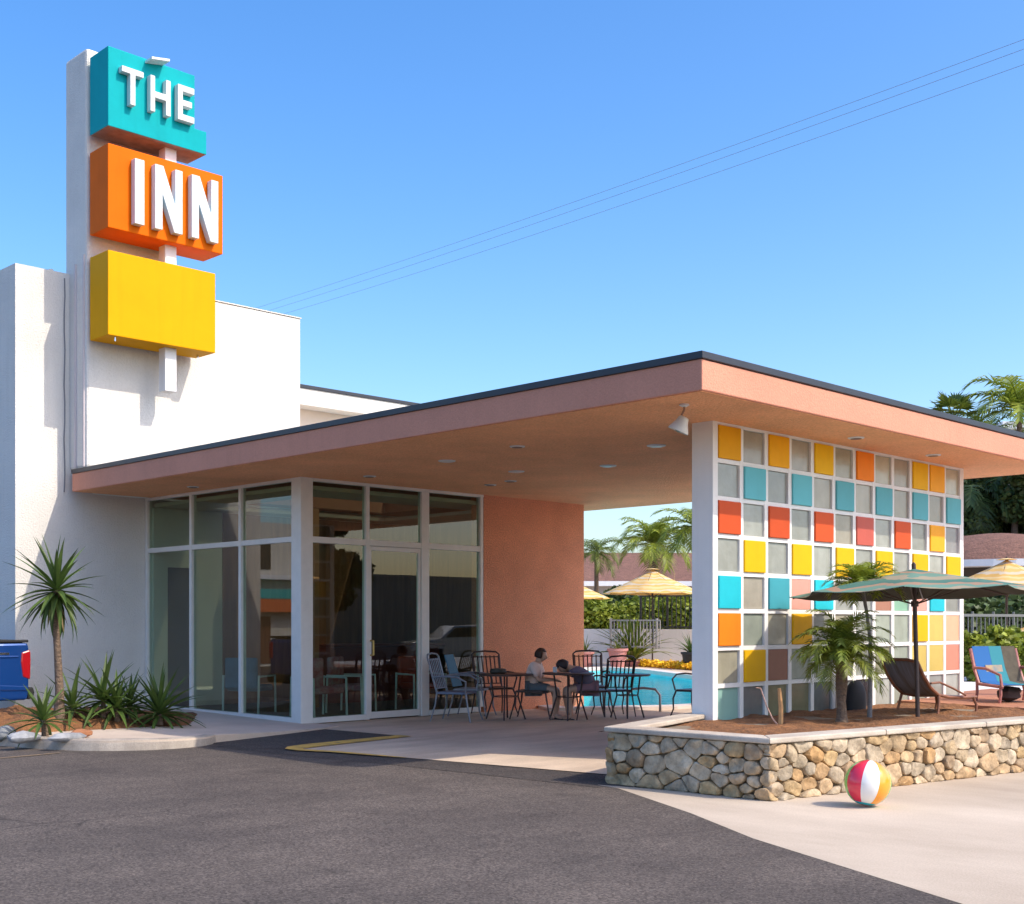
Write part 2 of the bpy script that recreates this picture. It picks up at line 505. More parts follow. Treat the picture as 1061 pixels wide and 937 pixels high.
        if smooth:
            me.polygons.foreach_set('use_smooth', [True] * len(me.polygons))
            try:
                me.set_sharp_from_angle(angle=R(40))
            except Exception:
                pass
        if bevel > 0:
            b = ob.modifiers.new('bevel', 'BEVEL'); b.width = bevel; b.segments = 2; b.limit_method = 'ANGLE'; b.angle_limit = R(40)
        if parent is not None:
            ob.parent = parent
        elif loc is not None:
            ob.location = loc
        else:
            ob.location = o
        return ob

def tag(o, label=None, cat=None, group=None, kind=None):
    if label: o['label'] = label
    if cat: o['category'] = cat
    if group: o['group'] = group
    if kind: o['kind'] = kind
    return o

def thing(name, label, cat, loc=(0, 0, 0), rz=0.0, group=None, scale=1.0):
    o = bpy.data.objects.new(name, None)
    o.empty_display_size = 0.2
    COL.objects.link(o)
    o.location = loc; o.rotation_euler = (0, 0, rz); o.scale = (scale,) * 3
    return tag(o, label, cat, group)

def struct(ob):
    ob['kind'] = 'structure'
    return ob

def kids(o):
    return [c for c in bpy.data.objects if c.parent == o]

def copy_tree(o, parent=None):
    c = o.copy(); COL.objects.link(c)
    if parent is not None:
        c.parent = parent
    for ch in kids(o):
        copy_tree(ch, c)
    return c

# ================================================================== GROUND

P = lambda px, py: tuple(g(px, py)[:2])

# carport slab and everything paved behind it (one polygon with a hole for the pool is made of strips)
pool = [at(584, 21.3), at(640, 21.6), at(690, 21.8), at(725, 22.3), at(770, 24.5), at(790, 28.0), at(775, 30.5), at(740, 32.5), at(705, 35.0), at(665, 38.5), at(625, 40.5), at(590, 39.0), at(560, 34), at(552, 28), at(560, 23)]
slab = [(8.64, 12.33), (9.34, 8.04), (9.30, 7.0), (14.5, 6.5), (60, 5.0), (60, 70), (11, 70), (11.0, 14.6), (10.5, 14.24), (10.6, 12.67)]
def poly_with_hole(outer, hole, z, name, m):
    bm = bmesh.new()
    def ring(pts):
        vs = [bm.verts.new((p[0], p[1], z)) for p in pts]
        return [bm.edges.new((vs[i], vs[(i + 1) % len(vs)])) for i in range(len(vs))]
    es = ring(outer) + ring(hole)
    bmesh.ops.triangle_fill(bm, use_beauty=True, edges=es)
    for f in bm.faces:
        if f.normal.z < 0: f.normal_flip()
    me = bpy.data.meshes.new(name); bm.to_mesh(me); bm.free()
    me.materials.append(m)
    ob = bpy.data.objects.new(name, me); COL.objects.link(ob)
    return ob
struct(poly_with_hole(slab, pool, 0.008, 'carport_pavement', CONC2))
struct(poly_with_hole([(-400, -400), (700, -400), (700, 700), (-400, 700)], pool, 0.0, 'asphalt_lot', ASPH))

# the pool: basin, coping, water
pb = MB()
n = len(pool)
b = len(pb.v)
pb.v += [(p[0], p[1], -0.02) for p in pool] + [(p[0], p[1], -1.3) for p in pool]
for i in range(n):
    j = (i + 1) % n
    pb.face((b + i, b + n + i, b + n + j, b + j))
pb.face([b + n + i for i in range(n)])
struct(pb.build('pool_basin', POOLB, fix=False))
cx = sum(p[0] for p in pool) / n; cy = sum(p[1] for p in pool) / n
def off_poly(poly, d):
    out = []
    m_ = len(poly)
    for i in range(m_):
        a, c_, e = Vector(poly[i - 1]), Vector(poly[i]), Vector(poly[(i + 1) % m_])
        t = (e - a).normalized()
        nrm = Vector((t.y, -t.x))
        if nrm.dot(c_ - Vector((cx, cy))) < 0: nrm = -nrm
        out.append(tuple(c_ + nrm * d))
    return out
inn, outp = off_poly(pool, -0.03), off_poly(pool, 0.38)
cb = MB()
for i in range(n):
    j = (i + 1) % n
    vs = [(*inn[i], -0.05), (*outp[i], -0.05), (*outp[j], -0.05), (*inn[j], -0.05), (*inn[i], 0.06), (*outp[i], 0.06), (*outp[j], 0.06), (*inn[j], 0.06)]
    cb.add(vs, [(4, 5, 6, 7), (0, 4, 7, 3), (1, 2, 6, 5)])
struct(cb.build('pool_coping', mat('pale_pool_coping', (0.68, 0.60, 0.55), 0.8, var=0.08)))
wb = MB(); wb.sheet(off_poly(pool, 0.02), -0.10)
struct(wb.build('pool_water', POOLW, fix=False))

# front concrete apron on the right
ap = [P(612, 812.5), P(640, 817), P(716, 843), P(780, 869), P(882, 901), P(997, 937), P(1100, 967), P(1500, 1200), (14, -8), (40, -8), (40, 5.2), (14, 6.5), (9.2, 7.9), (8.9, 7.9)]
mb = MB(); mb.sheet(ap, 0.002)
struct(mb.build('concrete_apron', mat('apron_concrete', (0.60, 0.50, 0.39), 0.9, col2=(0.39, 0.31, 0.23), vscale=0.8, detail=10, bump=0.35, bscale=70, bdist=0.006, fine=0.08, stretch=(1, 0.4, 1)), fix=False))
# strip along the slab and notch beside the walkway, in a darker asphalt colour
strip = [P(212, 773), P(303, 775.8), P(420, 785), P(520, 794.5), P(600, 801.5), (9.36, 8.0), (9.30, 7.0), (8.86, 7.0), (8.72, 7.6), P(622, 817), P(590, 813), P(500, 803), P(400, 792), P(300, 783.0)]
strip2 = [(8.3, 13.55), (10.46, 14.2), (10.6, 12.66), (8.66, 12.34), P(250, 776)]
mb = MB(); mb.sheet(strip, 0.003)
struct(mb.build('dark_asphalt_strip', ASPHD, fix=False))
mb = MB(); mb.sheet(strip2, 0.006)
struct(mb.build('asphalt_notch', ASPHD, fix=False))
# yellow edge line painted on the slab corner
def ribbon(pts, widths, z):
    m_ = MB()
    L_, R_ = [], []
    for i, p in enumerate(pts):
        p = Vector(p)
        t = (Vector(pts[min(i + 1, len(pts) - 1)]) - Vector(pts[max(i - 1, 0)])).normalized()
        nn = Vector((-t.y, t.x)) * widths[i] / 2
        L_.append(p + nn); R_.append(p - nn)
    for i in range(len(pts) - 1):
        m_.add([(*L_[i], z), (*R_[i], z), (*R_[i + 1], z), (*L_[i + 1], z)], [(0, 1, 2, 3)])
    return m_
yl = ribbon([P(420, 763.6), P(370, 768.8), P(330, 773.0), P(309, 775.6), P(304, 777.2), P(312, 778.5), P(345, 780.3), P(385, 783.6), P(420, 786.6)],
            [0.24, 0.30, 0.32, 0.3, 0.2, 0.14, 0.12, 0.09, 0.03], 0.018)
struct(yl.build('yellow_edge_line', YLINE, fix=False))
pl = ribbon([P(-40, 788), P(0, 786), P(30, 783.5), P(62, 780.5)], [0.07, 0.08, 0.08, 0.06], 0.006)
struct(pl.build('faded_parking_line', mat('faded_yellow_line', (0.30, 0.20, 0.09), 0.9, col2=(0.12, 0.10, 0.09), vscale=14, detail=8), fix=False))

# raised island + walkway on the left with its kerb
kb = [P(-140, 768), P(-60, 770), P(0, 773), P(50, 776.6), P(94, 778.2), P(140, 777.8), P(175, 776.3), P(203, 774.0), P(217, 771.8), P(223, 769.5)]
def smooth_line(p, k=5):
    out = []
    q = [Vector(a) for a in p]
    for i in range(len(q) - 1):
        p0, p1, p2, p3 = q[max(i - 1, 0)], q[i], q[i + 1], q[min(i + 2, len(q) - 1)]
        for j in range(k):
            t_ = j / k
            out.append(tuple(0.5 * ((2 * p1) + (p2 - p0) * t_ + (2 * p0 - 5 * p1 + 4 * p2 - p3) * t_ * t_ + (3 * p1 - p0 - 3 * p2 + p3) * t_ ** 3)))
    out.append(tuple(q[-1]))
    return out
kb = smooth_line(kb)
isl = kb + [(9.4, 13.88), (10.5, 14.24), (10.9, 14.4), (10.9, 15.3), (10.9, 19.7), (8.3, 19.7), (8.2, 17.7), (3.0, 17.7), (2.2, 15.9)]
zt = [0.12 - 0.025 * max(0, (i - 25) / 20) for i in range(len(kb))] + [0.05, 0.02, 0.018, 0.03, 0.10, 0.12, 0.12, 0.12, 0.12]
mb = MB()
bI = len(isl)
mb.v += [(p[0], p[1], -0.05) for p in isl] + [(p[0], p[1], zt[i]) for i, p in enumerate(isl)]
mb.face([bI + i for i in range(bI)])
for i in range(bI):
    j = (i + 1) % bI
    mb.face((i, j, bI + j, bI + i))
struct(mb.build('walkway', CONC, fix=True))
# kerb stones: a rounded nosing in front of the walkway
ks = MB()
cen = Vector((8.0, 17.0))
for i in range(len(kb) - 1):
    a_, b_ = Vector(kb[i]), Vector(kb[i + 1])
    t = (b_ - a_).normalized(); nn = Vector((t.y, -t.x))
    if nn.dot(a_ - cen) < 0: nn = -nn
    za, zb = zt[i] + 0.012, zt[i + 1] + 0.012
    prof = [(0.012, -0.04), (0.006, 0.6), (-0.01, 0.92), (-0.03, 1.0), (-0.14, 1.0), (-0.14, 0.0)]
    ring_a = [(*(a_ + nn * o_), (za * h_ if h_ > 0 else -0.04)) for o_, h_ in prof]
    ring_b = [(*(b_ + nn * o_), (zb * h_ if h_ > 0 else -0.04)) for o_, h_ in prof]
    m_ = len(prof)
    ks.add(ring_a + ring_b, [(k, k + 1, m_ + k + 1, m_ + k) for k in range(m_ - 1)])
kbo = struct(ks.build('kerb', KERB, smooth=True))

# soil bed on the island
def mound(name, poly_px_fn, label=None): pass
sb = MB()
NX, NY = 64, 30
for j in range(NY + 1):
    for i in range(NX + 1):
        u = i / NX; v = j / NY
        a_ = Vector((5.2, 15.55)).lerp(Vector((8.9, 15.1)), u)
        b_ = Vector((5.2, 17.6)).lerp(Vector((10.35, 17.3)), u)
        p = a_.lerp(b_, v)
        e = min(u * 6, (1 - u) * 5, v * 4, (1 - v) * 4, 1.0)
        e = max(0, e) ** 0.6
        nz_ = mnoise.noise(Vector((p.x * 1.7, p.y * 1.7, 0)))
        nz2 = mnoise.noise(Vector((p.x * 7, p.y * 7, 3)))
        hgt = e * (0.09 + 0.15 * max(0, math.sin(u * PI) ** 2) + 0.09 * nz_ + 0.04 * nz2) + 0.03 * nz2
        sb.v.append((p.x, p.y, 0.075 + hgt))
for j in range(NY):
    for i in range(NX):
        a_ = j * (NX + 1) + i
        sb.face((a_, a_ + 1, a_ + NX + 2, a_ + NX + 1))
struct(sb.build('planting_soil', SOIL, smooth=True, fix=False))

# ================================================================== STONE PLANTER
S0 = Vector((8.90, 5.86)); S1 = Vector((12.49, 5.23))
sd = (S1 - S0).normalized()
S2p = S0 + sd * 9.0
CORN = [S0, S2p, Vector((S2p.x + 0.5, 8.2)), Vector((16.9, 8.30)), Vector((10.8, 8.13)), Vector((8.83, 7.60))]
planter = thing('stone_planter', 'low rubble stone planter wall with pale concrete coping', 'planter wall', (S0.x, S0.y, 0))
core_in = 0.07
def inset(poly, d):
    c = Vector((0, 0))
    out = []
    m_ = len(poly)
    for i in range(m_):
        p0, p1, p2 = poly[i - 1], poly[i], poly[(i + 1) % m_]
        t1 = (p1 - p0).normalized(); t2 = (p2 - p1).normalized()
        n1 = Vector((-t1.y, t1.x)); n2 = Vector((-t2.y, t2.x))
        nb = (n1 + n2).normalized()
        k = d / max(0.3, nb.dot(n1))
        out.append(p1 + nb * k)
    return out
mb = MB((S0.x, S0.y, 0)); mb.prism(inset(CORN, core_in), -0.02, 0.46)
mb.build('mortar_core', MORTAR, planter)

def clip(poly, p, nrm):
    out = []
    for i in range(len(poly)):
        a_, b_ = poly[i], poly[(i + 1) % len(poly)]
        da, db = (a_ - p).dot(nrm), (b_ - p).dot(nrm)
        if da <= 0: out.append(a_)
        if (da < 0 < db) or (db < 0 < da):
            out.append(a_ + (b_ - a_) * (da / (da - db)))
    return out

def stones(length, height, avg, seed):
    rnd = random.Random(seed)
    pts = []
    n_ = int(length * height / (avg * avg * 0.62))
    tries = 0
    while len(pts) < n_ and tries < 9000:
        tries += 1
        p = Vector((rnd.uniform(0, length), rnd.uniform(0, height)))
        rr = avg * (0.42 + 0.75 * rnd.random() ** 1.6)
        if all(((p.x - q[0].x) * 0.70) ** 2 + (p.y - q[0].y) ** 2 > (0.5 * (rr + q[1])) ** 2 for q in pts):
            pts.append((p, rr))
    cells = []
    for i, (p, r1) in enumerate(pts):
        c = [Vector((0, 0)), Vector((length, 0)), Vector((length, height)), Vector((0, height))]
        for j, (q, r2) in enumerate(pts):
            if i == j or (q - p).length > 1.0: continue
            d = q - p
            w = 0.5 + 0.30 * (r1 - r2) / avg * 0.5
            ds = Vector((d.x * 0.72 * 0.72, d.y))      # cells of a flattened metric: stones lie wider than tall
            c = clip(c, p + d * w, ds.normalized())
            if len(c) < 3: break
        if len(c) >= 3: cells.append((p, c))
    return cells, rnd

def stone_face(mb, a_, dirv, nrm, length, height, avg, seed, z0=0.0):
    cells, rnd = stones(length, height, avg, seed)
    for p, c in cells:
        ctr = sum(c, Vector((0, 0))) / len(c)
        # subdivide the outline
        out = []
        for i in range(len(c)):
            u, v = c[i], c[(i + 1) % len(c)]
            ln = (v - u).length
            k = max(1, int(ln / 0.035))
            for s_ in range(k): out.append(u.lerp(v, s_ / k))
        m_ = len(out)
        if m_ < 5: continue
        sm = out
        for _ in range(1):
            sm = [(sm[i - 1] + sm[i] * 2 + sm[(i + 1) % m_]) / 4 for i in range(m_)]
        bulge = rnd.uniform(0.018, 0.055)
        tilt = Vector((rnd.uniform(-.25, .25), rnd.uniform(-.25, .25)))
        rings = [(1.03, 0.0), (1.01, 0.5), (0.955, 0.85), (0.84, 1.0), (0.5, 1.03), (0.2, 1.04)]
        base = len(mb.v)
        sd_ = rnd.uniform(0, 50)
        sm = [q + (q - ctr).normalized() * (0.010 * mnoise.noise(Vector((q.x * 22, q.y * 22, sd_)))) for q in sm]
        for s_, h_ in rings:
            for q in sm:
                w = ctr + (q - ctr) * s_ - (q - ctr).normalized() * 0.004
                nzv = (mnoise.noise(Vector((w.x * 9 + sd_, w.y * 9, sd_))) * 0.030 + mnoise.noise(Vector((w.x * 26 + sd_, w.y * 26, sd_))) * 0.012) * h_
                d = core_in - 0.03 + (-0.052 if h_ == 0 else 0) + bulge * h_ * 0.7 + (w - ctr).dot(tilt) * h_ * 0.25 + nzv - core_in
                P3 = Vector((a_.x, a_.y)) + dirv * w.x + nrm * d
                mb.v.append((P3.x, P3.y, z0 + w.y))
        for r_ in range(len(rings) - 1):
            for i in range(m_):
                j = (i + 1) % m_
                mb.face((base + r_ * m_ + i, base + r_ * m_ + j, base + (r_ + 1) * m_ + j, base + (r_ + 1) * m_ + i))
        e = base + (len(rings) - 1) * m_
        mb.face([e + i for i in range(m_)])

def stone_mat():
    m, nt, p = nodes_of('rubble_stone')
    N, L = nt.nodes, nt.links
    p.inputs['Roughness'].default_value = 0.85
    ge = N.new('ShaderNodeNewGeometry')
    rp = N.new('ShaderNodeValToRGB'); rp.color_ramp.interpolation = 'LINEAR'
    cols = [(0.42, 0.30, 0.17), (0.54, 0.37, 0.18), (0.38, 0.31, 0.22), (0.60, 0.48, 0.33), (0.46, 0.27, 0.11), (0.50, 0.41, 0.29), (0.34, 0.22, 0.12), (0.62, 0.52, 0.38)]
    e = rp.color_ramp.elements
    for i, c in enumerate(cols):
        el = e[i] if i < 2 else e.new(i / 7)
        el.position = i / 7; el.color = (*c, 1)
    L.new(ge.outputs['Random Per Island'], rp.inputs['Fac'])
    tc = N.new('ShaderNodeTexCoord')
    nz = N.new('ShaderNodeTexNoise'); nz.inputs['Scale'].default_value = 9; nz.inputs['Detail'].default_value = 8; nz.inputs['Roughness'].default_value = 0.7
    L.new(tc.outputs['Object'], nz.inputs['Vector'])
    mr = N.new('ShaderNodeMapRange'); mr.inputs['From Min'].default_value = 0.3; mr.inputs['From Max'].default_value = 0.7
    mr.inputs['To Min'].default_value = 0.42; mr.inputs['To Max'].default_value = 1.3
    L.new(nz.outputs['Fac'], mr.inputs['Value'])
    hs = N.new('ShaderNodeHueSaturation'); L.new(rp.outputs[0], hs.inputs['Color']); L.new(mr.outputs[0], hs.inputs['Value'])
    L.new(hs.outputs[0], p.inputs['Base Color'])
    bp = N.new('ShaderNodeBump'); bp.inputs['Strength'].default_value = 0.8; bp.inputs['Distance'].default_value = 0.012
    n2 = N.new('ShaderNodeTexNoise'); n2.inputs['Scale'].default_value = 34; n2.inputs['Detail'].default_value = 9
    L.new(tc.outputs['Object'], n2.inputs['Vector']); L.new(n2.outputs['Fac'], bp.inputs['Height']); L.new(bp.outputs[0], p.inputs['Normal'])
    return m
STONE = stone_mat()
mb = MB((S0.x, S0.y, 0))
stone_face(mb, S0, sd, Vector((sd.y, -sd.x)), 9.0, 0.48, 0.175, 3)
E0 = CORN[5]; ed = (S0 - E0).normalized()
stone_face(mb, E0, ed, Vector((ed.y, -ed.x)), (S0 - E0).length, 0.48, 0.18, 11)
q0 = CORN[4]; qd = (E0 - q0).normalized()
stone_face(mb, q0, qd, Vector((qd.y, -qd.x)), (E0 - q0).length, 0.47, 0.19, 12)
mb.build('stone_facing', STONE, planter, smooth=True, fix=True)
# coping slab ring
oc = inset(CORN, -0.015); ic = inset(CORN, 0.24)
cpb = MB((S0.x, S0.y, 0))
for i in range(6):
    j = (i + 1) % 6
    if i in (1, 2): continue
    segs = max(1, int((oc[j] - oc[i]).length / 1.4))
    for s_ in range(segs):
        a0, a1 = s_ / segs, (s_ + 1) / segs
        gp = 0.003 / max(0.1, (oc[j] - oc[i]).length)
        o0, o1 = oc[i].lerp(oc[j], a0 + (gp if s_ else 0)), oc[i].lerp(oc[j], a1 - (gp if s_ < segs - 1 else 0))
        i0, i1 = ic[i].lerp(ic[j], a0 + (gp if s_ else 0)), ic[i].lerp(ic[j], a1 - (gp if s_ < segs - 1 else 0))
        cpb.prism([o0, o1, i1, i0], 0.483, 0.532)
cpb.build('coping', COPING, planter, bevel=0.012)
# planter soil and the tiled terrace beyond
so = MB()
inn_p = inset(CORN, 0.2)
bb = [inn_p[0], S0 + sd * 5.3 + Vector((0.03, 0.2)), Vector((14.9, 8.05)), inn_p[4], inn_p[5]]
NX, NY = 90, 34
for j in range(NY + 1):
    for i in range(NX + 1):
        u, v = i / NX, j / NY
        lo = Vector((8.95, 5.95)).lerp(Vector((14.45, 5.00)), u); hi = Vector((8.85, 7.72)).lerp(Vector((14.9, 8.05)), u)
        p = lo.lerp(hi, v)
        hz = 0.475 + 0.045 * mnoise.noise(Vector((p.x * 2.3, p.y * 2.3, 9))) + 0.02 * mnoise.noise(Vector((p.x * 9, p.y * 9, 2)))
        if v < 0.1 or u < 0.03: hz = min(hz, 0.485)
        so.v.append((p.x, p.y, hz))
for j in range(NY):
    for i in range(NX):
        a_ = j * (NX + 1) + i
        so.face((a_, a_ + 1, a_ + NX + 2, a_ + NX + 1))
struct(so.build('planter_soil', SOIL, smooth=True, fix=False))
tp = MB(); tp.prism([(14.3, 5.0), (18.0, 4.36), (18.4, 8.2), (14.8, 8.1)], 0.44, 0.503)
struct(tp.build('terracotta_terrace', TERRA))
tp = MB(); tp.prism([(16.95, 8.25), (18.45, 8.25), (18.1, 4.33), (30, 2.4), (30, 13.0), (17.9, 13.0)], -0.02, 0.49)
struct(tp.build('raised_pool_terrace', mat('white_deck_concrete', (0.74, 0.71, 0.68), 0.85, var=0.08)))

# ================================================================== MOTEL BUILDING
BO = (10.67, 15.0, 0)
bld = thing('motel_building', 'mid century motel office with white stucco walls, glass front and salmon flat canopy', 'building', BO)
ZC = 3.62
HX0, HX1, HY0, HY1 = 11.6, 15.4, 16.0, 18.9  # roof opening added to let daylight into the lobby
GX, GY = 10.67, 15.0       # glazing planes
# left return wall under the roof (Y 19.55) joined with the tall left block, pale stucco
mb = MB(BO)
mb.prism([(8.43, 19.55), (GX + 0.06, 19.55), (GX + 0.06, 19.85), (9.6, 19.85), (9.6, 24.0), (8.43, 24.0)], -0.02, ZC)
mb.prism([(8.43, 19.55), (9.72, 19.55), (9.72, 24.0), (8.43, 24.0)], ZC, 7.19)
w = mb.build('side_wall', WHITE, bld)
# hairline crack/cable running down the left block
mb = MB(BO)
pts = [(9.235 + 0.008 * math.sin(i * 1.9), 19.535, 7.1 - i * 0.29) for i in range(13)]
mb.tube(pts, 0.010, 6)
mb.build('cable', mat('grey_cable', (0.2, 0.2, 0.22), 0.6), bld)
mb = MB(BO)
mb.box(9.0, 9.06, 19.56, 19.64, 7.19, 7.215)
mb.build('parapet_bracket', WHITE, bld)
# tall right block behind the sign (Y 19.0)
mb = MB(BO)
mb.box(9.36, 13.50, 19.0, 23.5, 3.9, 7.08)
mb.build('parapet_wall', WHITE, bld, bevel=0.02)
mb = MB(BO)
mb.box(9.345, 13.515, 18.985, 23.515, 7.082, 7.10)
mb.build('parapet_cap', WHITE, bld)
# terracotta office wall to the right of the glazing and its east side
mb = MB(BO)
mb.prism([(14.34, GY), (16.83, GY), (16.83, 19.9), (16.6, 19.9), (16.6, 15.3), (14.34, 15.3)], -0.02, ZC)
mb.build('office_wall', PINKW, bld)
# back wall (unseen from the front) closing the lobby
mb = MB(BO); mb.box(10.80, 16.6, 19.62, 19.85, -0.02, ZC); mb.build('rear_wall', WHITE, bld)
# lobby interior: lining walls, floor, ceiling
mb = MB(BO); mb.box(10.76, 16.55, 15.12, 19.45, 0.0, 0.035); mb.build('lobby_floor', FLOORD, bld)
mb = MB(BO)
for bx_ in ((10.76, HX0, 15.12, 19.38), (HX1, 16.44, 15.12, 19.38), (HX0, HX1, 15.12, HY0), (HX0, HX1, HY1, 19.38)): mb.box(*bx_, 3.46, 3.52)
mb.build('lobby_ceiling', mat('lobby_ceiling_paint', (0.55, 0.50, 0.42), 0.9), bld)
mb = MB(BO); mb.box(10.76, 11.02, 19.40, 19.60, 0.04, 3.45); mb.box(11.5, 12.1, 19.40, 19.60, 0.04, 3.45); mb.box(11.02, 11.5, 19.40, 19.60, 2.45, 3.45)
mb.build('lobby_partition', CREAM, bld)
mb = MB(BO); mb.box(11.02, 11.5, 19.46, 19.58, 0.04, 2.45); mb.build('lobby_door', GREYDOOR, bld)
mb = MB(BO); mb.box(12.1, 16.5, 19.38, 19.60, 0.04, 3.45); mb.box(16.45, 16.58, 15.32, 19.36, 0.04, 3.45)
mb.build('wood_panelling', WOOD, bld)
mb = MB(BO); mb.box(12.55, 12.9, 17.6, 17.95, 0.035, 3.46); mb.build('lobby_column', mat('tan_column', (0.55, 0.26, 0.13), 0.7, var=0.2), bld, bevel=0.01)
mb = MB(BO); mb.box(13.7, 16.2, 18.2, 18.8, 0.035, 1.05); mb.box(13.6, 16.3, 18.12, 18.88, 1.055, 1.10)
mb.build('reception_desk', mat('red_brown_desk', (0.30, 0.06, 0.04), 0.5, var=0.2), bld, bevel=0.01)

# corner column and glazing frame
mb = MB(BO); mb.box(GX - 0.015, GX + 0.20, GY - 0.015, GY + 0.23, 0.0, ZC)
mb.build('corner_column', FRAME, bld, bevel=0.008)
Ym = [15.23, 16.62, 18.07, 19.54]
Xm = [10.87, 11.90, 13.06, 14.33]
ZT = 2.72
fw, fd = 0.07, 0.10
wf = MB(BO)
for i, y in enumerate(Ym[1:]):
    y1 = y if i < 2 else y - 0.035
    wf.box(GX, GX + fd, y1 - fw / 2, y1 + fw / 2, 0.10, ZC - 0.05)
wf.box(GX - 0.01, GX + fd, 15.235, 19.54, ZC - 0.05, ZC - 0.002)
wf.box(GX - 0.012, GX + fd + 0.01, 15.235, 19.54, 0.02, 0.10)
for i in range(3):
    a0 = Ym[i] + (0.005 if i == 0 else fw / 2); a1 = Ym[i + 1] - (fw / 2 if i < 2 else fw)
    wf.box(GX + 0.004, GX + fd - 0.004, a0, a1, ZT - 0.04, ZT + 0.04)
wf.build('window_frame', FRAME, bld, bevel=0.006)
wf = MB(BO)
for i, x in enumerate(Xm[1:]):
    x1 = x if i < 2 else x - 0.035
    wd = fw if i != 1 else 0.16
    wf.box(x1 - wd / 2, x1 + wd / 2, GY, GY + fd, 0.10 if i == 2 else 0.015, ZC - 0.05)
wf.box(10.875, 14.33, GY - 0.01, GY + fd, ZC - 0.05, ZC - 0.002)
edges = [(10.875, 11.865), (11.935, 12.98), (13.14, 14.26)]
for k, (a0, a1) in enumerate(edges):
    wf.box(a0, a1, GY + 0.004, GY + fd - 0.004, ZT - 0.05, ZT + 0.04)
    if k != 1: wf.box(a0, a1, GY - 0.012, GY + fd + 0.01, 0.02, 0.10)
wf.build('window_frame', FRAME, bld, bevel=0.006)
for i in range(3):
    a0 = Ym[i] + (0.005 if i == 0 else fw / 2); a1 = Ym[i + 1] - (fw / 2 if i < 2 else fw)
    for z0, z1 in ((0.10, ZT - 0.04), (ZT + 0.04, ZC - 0.05)):
        mb = MB(BO); mb.box(GX + 0.045, GX + 0.055, a0, a1, z0, z1); mb.build('window_pane', GLASS, bld)
for k, (a0, a1) in enumerate(edges):
    for z0, z1 in ((0.10, ZT - 0.05), (ZT + 0.04, ZC - 0.05)):
        if k == 1 and z0 < 1: continue
        mb = MB(BO); mb.box(a0, a1, GY + 0.045, GY + 0.055, z0, z1); mb.build('window_pane', GLASS, bld)
# glass door leaf
a0, a1 = edges[1]
mb = MB(BO)
mb.box(a0 + 0.006, a0 + 0.05, GY + 0.02, GY + 0.075, 0.03, ZT - 0.056); mb.box(a1 - 0.05, a1 - 0.006, GY + 0.02, GY + 0.075, 0.03, ZT - 0.056)
mb.box(a0 + 0.05, a1 - 0.05, GY + 0.02, GY + 0.075, ZT - 0.12, ZT - 0.056); mb.box(a0 + 0.05, a1 - 0.05, GY + 0.02, GY + 0.075, 0.03, 0.13)
door = mb.build('glass_door', FRAME, bld, bevel=0.004)
mb = MB(BO); mb.box(a0 + 0.05, a1 - 0.05, GY + 0.045, GY + 0.052, 0.13, ZT - 0.12); mb.build('door_pane', GLASS, door)
mb = MB(BO); mb.tube([(a0 + 0.03, GY + 0.02, 1.0), (a0 + 0.03, GY - 0.05, 1.0), (a0 + 0.03, GY - 0.05, 1.22), (a0 + 0.03, GY + 0.02, 1.22)], 0.014, 8)
mb.build('door_handle', mat('brass', (0.7, 0.5, 0.2), 0.3, metal=1.0), door)

# canopy roof
RX0, RX1, RY0, RY1 = 9.28, 17.80, 6.83, 19.36
mb = MB(BO)
t = 0.16
mb.box(RX0, RX0 + t, RY0, RY1, ZC - 0.0, 3.90)
mb.box(RX0 + t, RX1, RY0, RY0 + t, ZC - 0.0, 3.90)
mb.box(RX1 - t, RX1, RY0 + t, RY1, ZC - 0.0, 3.90)
mb2 = MB(BO)
o8 = [(RX0, RY0), (RX1, RY0), (RX1, RY1), (RX0, RY1)]; i8 = [(HX0, HY0), (HX1, HY0), (HX1, HY1), (HX0, HY1)]
mb2.v = [(x, y, z) for z in (ZC, 3.905) for x, y in o8 + i8]
for k_ in range(4):
    j_ = (k_ + 1) % 4
    mb2.face((k_, j_, 4 + j_, 4 + k_)); mb2.face((8 + k_, 8 + j_, 12 + j_, 12 + k_))
    mb2.face((k_, j_, 8 + j_, 8 + k_)); mb2.face((4 + k_, 4 + j_, 12 + j_, 12 + k_))
roof = mb2.build('canopy_roof', PINKF, bld, bevel=0.012)
mb = MB(BO)
mb.prism([(RX0 + 0.03, RY0 + 0.03), (RX1 - 0.03, RY0 + 0.03), (RX1 - 0.03, RY1 - 0.03), (16.70, RY1 - 0.03), (16.70, 15.2), (10.78, 15.2), (10.78, RY1 - 0.03), (RX0 + 0.03, RY1 - 0.03)], ZC - 0.006, ZC + 0.01)
mb.build('soffit', SOFF, roof)
mb = MB(BO); mb.box(HX0, HX1, HY0, HY1, 3.99, 4.03)  # unseen pane over the added opening that brightens the lobby
skm = glass_mat('added_skylight_glass', (0.28, 0.28, 0.25), 1.5, 1.0)
mb.build('added_skylight', skm, roof)
mb = MB(BO)
o8 = [(RX0 - 0.018, RY0 - 0.018), (RX1 + 0.018, RY0 - 0.018), (RX1 + 0.018, RY1 - 0.003), (RX0 - 0.018, RY1 - 0.003)]
mb.v = [(x, y, z) for z in (3.907, 3.975) for x, y in o8 + i8]
for k_ in range(4):
    j_ = (k_ + 1) % 4
    mb.face((k_, j_, 4 + j_, 4 + k_)); mb.face((8 + k_, 8 + j_, 12 + j_, 12 + k_))
    mb.face((k_, j_, 8 + j_, 8 + k_)); mb.face((4 + k_, 4 + j_, 12 + j_, 12 + k_))
mb.build('flashing', FLASH, roof, bevel=0.006)
# low roof over the rest of the office behind
mb = MB(BO); mb.box(13.52, RX1, RY1 + 0.01, 22.0, ZC + 0.02, 3.86); mb.build('rear_roof', WHITE, bld)

